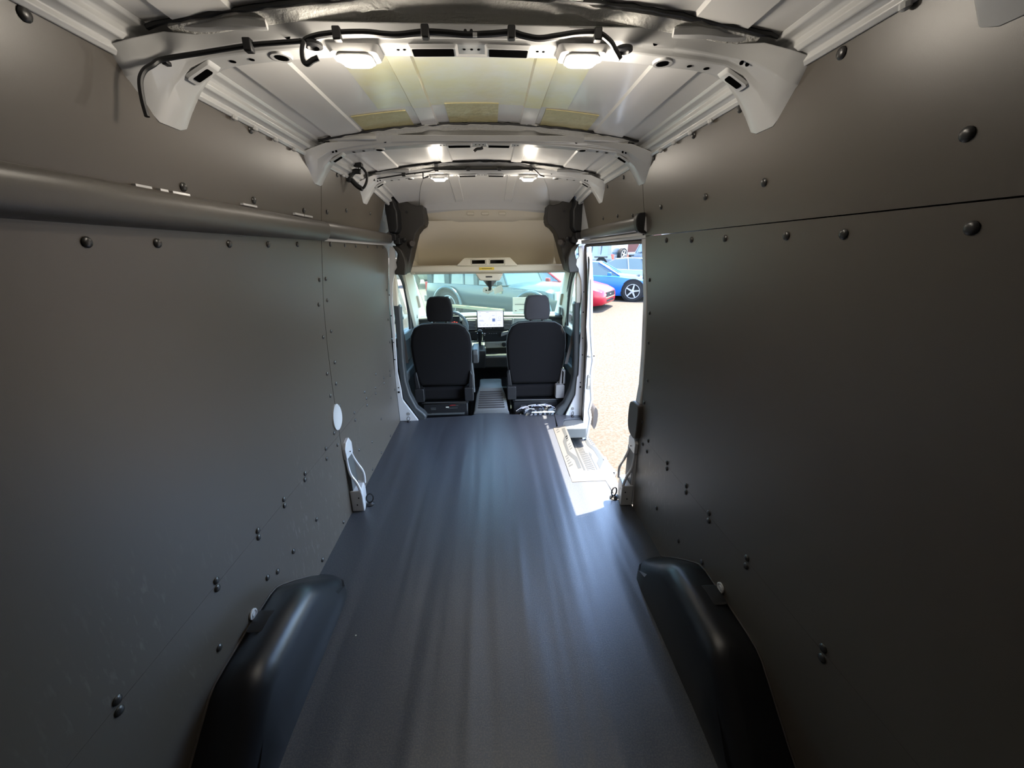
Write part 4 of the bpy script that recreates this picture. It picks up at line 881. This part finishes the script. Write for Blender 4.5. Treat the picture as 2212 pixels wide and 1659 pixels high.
# plastic bag with papers
PB = thing('plastic_bag', 'crumpled clear plastic bag lying on the floor behind the passenger seat', 'bag')
rnd = random.Random(3); rows = []
for i in range(19):
    u_ = i/18; row = []
    for j in range(11):
        v_ = j/10; x = .245+.415*u_; y = 3.50+.14*v_
        hh = .075*math.sin(math.pi*min(1, max(0, v_)))**.7*(.25+.75*min(1, u_*2.2))*(1 if u_ < .93 else .6)
        row.append((x+rnd.uniform(-.006, .006), y+rnd.uniform(-.006, .006)+(.03 if u_ < .2 else 0)*(v_-.5)*-2, .008+max(0, hh+rnd.uniform(-.014, .014)*(1 if 0 < j < 10 else 0))))
    rows.append(row)
MB().grid(rows).build('film', M['film'], PB, smooth=False)
m = MB()
for (a, b) in (((0, 4), (5, 6)), ((3, 3), (9, 5)), ((6, 7), (12, 8)), ((8, 4), (15, 4)), ((10, 6), (16, 7)), ((4, 2), (8, 2)), ((13, 3), (17, 5)), ((2, 6), (6, 8)), ((7, 8), (13, 7))):
    p0, p1 = Vector(rows[a[0]][a[1]]), Vector(rows[b[0]][b[1]]); mid = (p0+p1)/2+Vector((0, 0, .012))
    m.loft([[p+Vector((0, -.004, .002)), p+Vector((0, .004, .006)), p+Vector((0, .004, .003))] for p in (p0, mid, p1)])
m.build('fold', M['white'], PB)
MB().box(.32, .62, 3.53, 3.62, .004, .035).build('contents', M['dark2'], PB, bevel=.006)
MB().prism([(.40, 3.512), (.63, 3.505), (.62, 3.54), (.41, 3.54)], 'z', .028, .034).build('paper_edge', M['paper'], PB)

# small white specks of debris
for x, y in ((-.664, 1.43), (-.640, 1.20), (-.19, 3.60)):
    pass
tag(MB().lathe([(.003, 0), (.003, .003)], (-.595, 1.243, 0), (0, 0, 1), 6).build('plastic_crumb', M['paper']), 'tiny white crumb on the floor beside the left wheel cover', 'crumb')

# ------------------------------------------------------------------ outside: ground, bank, cars
def gz(y): return -.65 if y < 2 else -.65+.0355*(y-2)
rows = [[(x, y, gz(y)) for x in (-60, -20, -8, 0, 8, 20, 60)] for y in (-40, -10, 0, 2, 10, 20, 40, 70)]
tag(MB().grid(rows).build('ground', M['gravel'], smooth=False), 'pale sunlit gravel car lot outside the van', 'ground', kind='structure')
bank = MB(); rr = random.Random(5)
bank.grid([[(x, 62+(3 if k else 0)+k*3, gz(62)+(k*2.1+rr.uniform(-.2, .2) if k else -1)) for x in range(-90, 100, 6)] for k in range(4)])
tag(bank.build('terrain', M['hill']), 'dry brown bank behind the car lot', 'bank', kind='structure')

def wheel(parent, c, r, wdt, axis, rim='rimm', spokes=5):
    c = Vector(c); a = Vector(axis).normalized()
    wl = bpy.data.objects.new('wheel', None); COL.objects.link(wl); wl.parent = parent
    MB().lathe([(r*.70, -.02), (r*.72, 0), (r*.95, 0), (r, -wdt*.15), (r, -wdt*.85), (r*.95, -wdt), (r*.70, -wdt)], c, a, 28, caps=False).build('tyre', M['tire'], wl)
    MB().lathe([(r*.72, -.01), (r*.72, .004), (r*.66, .004), (r*.64, -.05), (r*.66, -.06)], c, a, 28, caps=False).build('rim', M[rim], wl)
    u = a.orthogonal().normalized(); v = a.cross(u)
    MB().lathe([(r*.66, -.048), (r*.65, -.060)], c, a, 24).build('rim_shadow', M['black'], wl)
    sp = MB()
    for k in range(spokes):
        t = k*math.tau/spokes; d = u*math.cos(t)+v*math.sin(t); p = a.cross(d)
        sp.loft([[c+d*r*.10+p*w1+a*q for w1, q in ((-r*.09, .0), (r*.09, 0), (r*.09, -.02), (-r*.09, -.02))], [c+d*r*.68+p*w1+a*q for w1, q in ((-r*.06, .0), (r*.06, 0), (r*.06, -.02), (-r*.06, -.02))]])
    sp.lathe([(r*.16, -.02), (r*.16, .004), (r*.1, .008)], c, a, 14)
    sp.build('spokes', M[rim], wl)

def car(label, name, body, org, ang, stations, glass, L, Wd, wb, r, paint, gl='darkg', group=None, cat='car', rim='rimm', spokes=5, extra=None):
    """stations: (s along length from front, half width, sill z, shoulder z, hood/deck z at centre)"""
    t = thing(name, label, cat, group)
    T = Matrix.Translation(Vector(org)) @ Matrix.Rotation(ang, 4, 'Z')
    rings = []
    for s, hw, z0, zs_, zt in stations:
        half = [(hw*.90, z0), (hw, z0+(zs_-z0)*.25), (hw, z0+(zs_-z0)*.65), (hw*.96, zs_), (hw*.72, zs_+(zt-zs_)*.75), (0, zt)]
        ring = [(s, y, z) for y, z in half]+[(s, -y, z) for y, z in half[-2::-1]]
        rings.append([T @ Vector(p) for p in ring])
    MB().loft(rings).build('body', paint, t, angle=50)
    # greenhouse: list (s, hw_bottom, z_bottom, hw_top, z_top)
    gr = MB(); rf = MB(); a1 = []; a2 = []
    for s, hb, zb_, ht, zt in glass:
        a1.append([T @ Vector(p) for p in ((s, hb, zb_), (s, ht, zt), (s, -ht, zt), (s, -hb, zb_))])
    gr.loft(a1).build('glasshouse', M[gl], t, angle=20)
    top = glass[1:-1]
    rf.loft([[T @ Vector(p) for p in ((s, ht+.015, zt-.03), (s, ht-.05, zt+.012), (s, -ht+.05, zt+.012), (s, -ht-.015, zt-.03), (s, -ht+.03, zt-.04), (s, ht-.03, zt-.04))] for s, hb, zb_, ht, zt in top]).build('roof', paint, t, angle=50)
    for sg in (-1, 1):
        for i in (0, len(glass)-2):
            p = glass[i]; q = glass[i+1]
            MB().tube([T @ Vector((p[0], sg*p[1], p[2])), T @ Vector((q[0], sg*(q[3]), q[4]))], .035, 6).build('roof_pillar', paint, t)
        mid = glass[len(glass)//2]
        MB().tube([T @ Vector((mid[0], sg*(mid[1]+.002), mid[2])), T @ Vector((mid[0]+.06, sg*(mid[3]+.01), mid[4]))], .03, 6).build('roof_pillar', paint if not extra or 'darkpillar' not in extra else M['black'], t)
        MB().box(-.09, .09, -.05, .05, -.05, .06)
        mr = MB().box(-.07, .07, -.06, .06, -.05, .06); mr.v = [tuple(T @ Vector((x+glass[0][0]+.35, y+sg*(stations[3][1]+.06), z+glass[0][2]+.06))) for x, y, z in mr.v]; mr.build('door_mirror', paint, t, bevel=.02)
    for sx in wb:
        for sg in (-1, 1):
            hw = max(q[1] for q in stations)
            ax = (T.to_3x3() @ Vector((0, sg, 0)))
            c = T @ Vector((sx, sg*(hw+.012), r))
            MB().lathe([(r*1.17, -.10), (r*1.17, .0), (r*1.10, .006)], T @ Vector((sx, sg*(hw-.004), r*1.05)), ax, 28).build('wheel_arch', M['carblack'], t)
            wheel(t, c, r, .22, ax, rim, spokes)
    def local(pts): return [tuple(T @ Vector(p)) for p in pts]
    if extra:
        for nm, m, boxes in extra.get('boxes', []):
            b = MB()
            for q in boxes: b.box(*q)
            b.v = local(b.v); b.build(nm, M[m], t, bevel=.008)
    return t, T
# coupe stations (front bumper s=0, tail s=4.8), heights above ground
coupe = [(0, .62, .26, .50, .58), (.06, .78, .20, .58, .66), (.30, .90, .17, .66, .76), (.9, .95, .17, .78, .90), (1.55, .95, .18, .86, .96), (2.6, .94, .18, .90, .95), (3.6, .95, .20, .94, .98), (4.4, .90, .22, .92, 1.02), (4.8, .80, .35, .80, .95)]
cglass = [(1.45, .80, .90, .80, .905), (2.25, .82, .90, .60, 1.36), (2.75, .82, .90, .60, 1.39), (3.3, .80, .92, .58, 1.34), (4.15, .78, .96, .70, .97)]
def lowcar_bits(front=True): return dict(boxes=[
    ('grille', 'carblack', [(-.006, .12, -.50, .50, .43, .585)]), ('lower_grille', 'carblack', [(-.004, .10, -.42, .42, .275, .345)]),
    ('headlamp', 'lgrey', [(.085, .24, .56, .76, .575, .615)]), ('headlamp', 'lgrey', [(.085, .24, -.76, -.56, .575, .615)]),
    ('grille_bar', 'gold', [(-.012, .05, -.52, .52, .385, .425)]), ('fog_recess', 'carblack', [(.07, .2, .60, .76, .28, .36)]), ('fog_recess', 'carblack', [(.07, .2, -.76, -.60, .28, .36)]),
    ('hood_vent', 'carblack', [(.75, 1.0, .12, .42, .865, .885), (.75, 1.0, -.42, -.12, .865, .885)]), ('emblem', 'chrome', [(-.015, 0, -.06, .06, .48, .52)])])
# red coupe: nose points to +x in the picture, mostly hidden by the pillar
FWD = math.radians(180)
def place(frontx, fronty, heading):
    # heading: direction the nose points (radians, world); car's local +s runs backwards from the nose
    return (frontx, fronty, gz(fronty)), heading+math.pi
o, a = place(3.98, 12.7, math.radians(-32))
car('red low sports coupe nosing into view at the left of the doorway', 'sports_car', None, o, a, coupe, cglass, 4.8, 1.9, (.95, 3.65), .35, M['red'], extra=lowcar_bits(), group='sports coupes outside')
o, a = place(6.45, 14.6, math.radians(-22))
car('bright blue low sports coupe parked behind the red one', 'sports_car', None, o, a, coupe, cglass, 4.8, 1.9, (.95, 3.65), .36, M['blue'], gl='carg2', extra=lowcar_bits(), group='sports coupes outside')
o, a = place(8.9, 17.0, math.radians(-16))
car('silver coupe with paper in its side window, behind the blue one', 'sports_car', None, o, a, coupe, cglass, 4.8, 1.9, (.95, 3.65), .36, M['silver'], gl='carg2', extra=dict(boxes=lowcar_bits()['boxes']+[('price_sheet', 'paper', [(2.5, 2.9, -.80, -.78, .96, 1.22)])]), group='sports coupes outside')
o, a = place(11.6, 20.2, math.radians(-16))
car('pale coupe mostly hidden at the right edge of the doorway', 'sports_car', None, o, a, coupe, cglass, 4.8, 1.9, (.95, 3.65), .36, M['navy'], gl='carg2', extra=lowcar_bits(), group='sports coupes outside')
# boxy 4x4 stations
boxy = [(0, .80, .50, .85, 1.00), (.08, .90, .40, .95, 1.08), (.5, .94, .40, 1.02, 1.12), (1.3, .95, .42, 1.05, 1.13), (2.6, .95, .42, 1.06, 1.08), (4.0, .95, .42, 1.06, 1.08), (4.5, .93, .45, 1.05, 1.07), (4.6, .88, .5, 1.0, 1.05)]
bglass = [(1.45, .84, 1.08, .82, 1.10), (1.75, .86, 1.08, .78, 1.72), (3.0, .86, 1.06, .78, 1.80), (4.35, .86, 1.06, .80, 1.78), (4.55, .84, 1.06, .80, 1.10)]
def box_bits(hard='cwhite', tailc=True): return dict(darkpillar=1, boxes=[
    ('side_quarter', hard, [(3.55, 3.75, -.90, .90, 1.02, 1.78), (4.3, 4.52, -.88, .88, 1.02, 1.76), (2.45, 2.60, -.89, .89, 1.02, 1.76)]),
    ('tail_lamp', 'tail', [(4.50, 4.63, .70, .88, .80, 1.08), (4.50, 4.63, -.88, -.70, .80, 1.08)]), ('rear_bumper', 'black', [(4.55, 4.75, -.85, .85, .48, .66)]),
    ('front_bumper', 'black', [(-.14, .05, -.85, .85, .46, .66)]), ('headlamp', 'lgrey', [(-.02, .04, .58, .80, .78, .98), (-.02, .04, -.80, -.58, .78, .98)]),
    ('fender_flare', 'black', [(.45, 1.40, .93, 1.0, .90, .97), (.45, 1.40, -1.0, -.93, .90, .97), (3.35, 4.3, .93, 1.0, .90, .97), (3.35, 4.3, -1.0, -.93, .90, .97)])])
for i, (fx, fy, hd_, paint, hard, lab) in enumerate(((5.4, 28.5, 128, 'silver', 'silver', 'silver-blue boxy four-wheel drive with red tail lamp, left in the doorway'), (9.9, 30.0, 140, 'silver', 'cwhite', 'pale boxy four-wheel drive with dark square window, middle of the back row'), (15.0, 31.5, 140, 'navy', 'navy', 'dark blue four-wheel drive with rear-mounted spare wheel at the doorway edge'))):
    o, a = place(fx, fy, math.radians(hd_))
    tt, T = car(lab, 'offroad_car', None, o, a, boxy, bglass, 4.6, 1.9, (.95, 3.85), .42, M[paint], extra=box_bits(hard), group='boxy off-road cars in the back row')
    wheel(tt, T @ Vector((4.85, 0, 1.05)), .40, .22, (T.to_3x3() @ Vector((1, 0, 0))))
for i, (x, y, sx, z, m, lab) in enumerate(((16.5, 40, 3.0, 2.6, 'brick', 'low red-brown building far behind the lot'), (9.5, 38, 3.4, 2.4, 'cwhite', 'long white trailer far behind the lot'))):
    t = thing('building' if i == 0 else 'trailer', lab, 'building' if i == 0 else 'trailer')
    MB().box(x-sx, x+sx, y, y+4, gz(y), gz(y)+z).build('wall', M[m], t)
    MB().box(x-sx-.1, x+sx+.1, y-.15, y+4.1, gz(y)+z, gz(y)+z+.12).build('roof', M['lgrey'], t)
    MB().box(x-sx*.5, x+sx*.4, y-.03, y, gz(y)+.9, gz(y)+1.7).build('window', M['darkg'], t)
# seen through the windscreen: dark teal 4x4 across the view, pale pickup behind it
o = Vector((2.14, 10.08, gz(10.0))); hd_ = math.atan2(-2.0, 2.37)
tt, T = car('dark teal off-road car parked across the view beyond the windscreen', 'offroad_car', None, o, hd_+math.pi, [(0, .62, .55, .80, .95), (.06, .80, .45, .92, 1.04), (.3, .93, .40, 1.0, 1.1)]+boxy[3:], bglass, 4.6, 1.9, (.58, 3.58), .43, M['greenb'], gl='carg2',
    extra=dict(boxes=[b for b in box_bits('greenb')['boxes'] if b[0] not in ('fender_flare', 'front_bumper')]+[('running_board', 'gold', [(1.45, 3.3, .96, 1.14, .42, .50), (1.45, 3.3, -1.14, -.96, .42, .50)]), ('fender_badge', 'gold', [(1.55, 1.65, .951, .960, .88, .98), (1.55, 1.65, -.960, -.951, .88, .98)])]))
for sx in (.58, 3.58):
    for sg in (-1, 1):
        pts = [T @ Vector((sx+.56*math.cos(q), sg*1.0, .45+.52*math.sin(q))) for q in [k*math.pi/14 for k in range(15)]]
        MB().tube(pts, .045, 8).build('fender_flare', M['greenb'], tt)
o = Vector((-4.2, 20.5, gz(19)))
car('pale green pickup with dark wheel beyond the windscreen, far left', 'pickup', None, o, math.radians(155)+math.pi, boxy, bglass, 4.6, 1.9, (.95, 3.85), .42, M['tan'], gl='carg2', extra=box_bits('tan'))
o = Vector((3.2, 20.5, gz(20)))
car('light blue sports coupe behind the dark off-road car, seen through the windscreen', 'sports_car', None, o, math.radians(-25)+math.pi, coupe, cglass, 4.8, 1.9, (.95, 3.65), .36, M['silver'], gl='carg2', extra=lowcar_bits())
o = Vector((-6.2, 9.6, gz(9)))
car('white sports coupe outside the left cab window', 'sports_car', None, o, math.radians(-40)+math.pi, coupe, cglass, 4.8, 1.9, (.95, 3.65), .36, M['cwhite'], gl='carg2', extra=lowcar_bits())
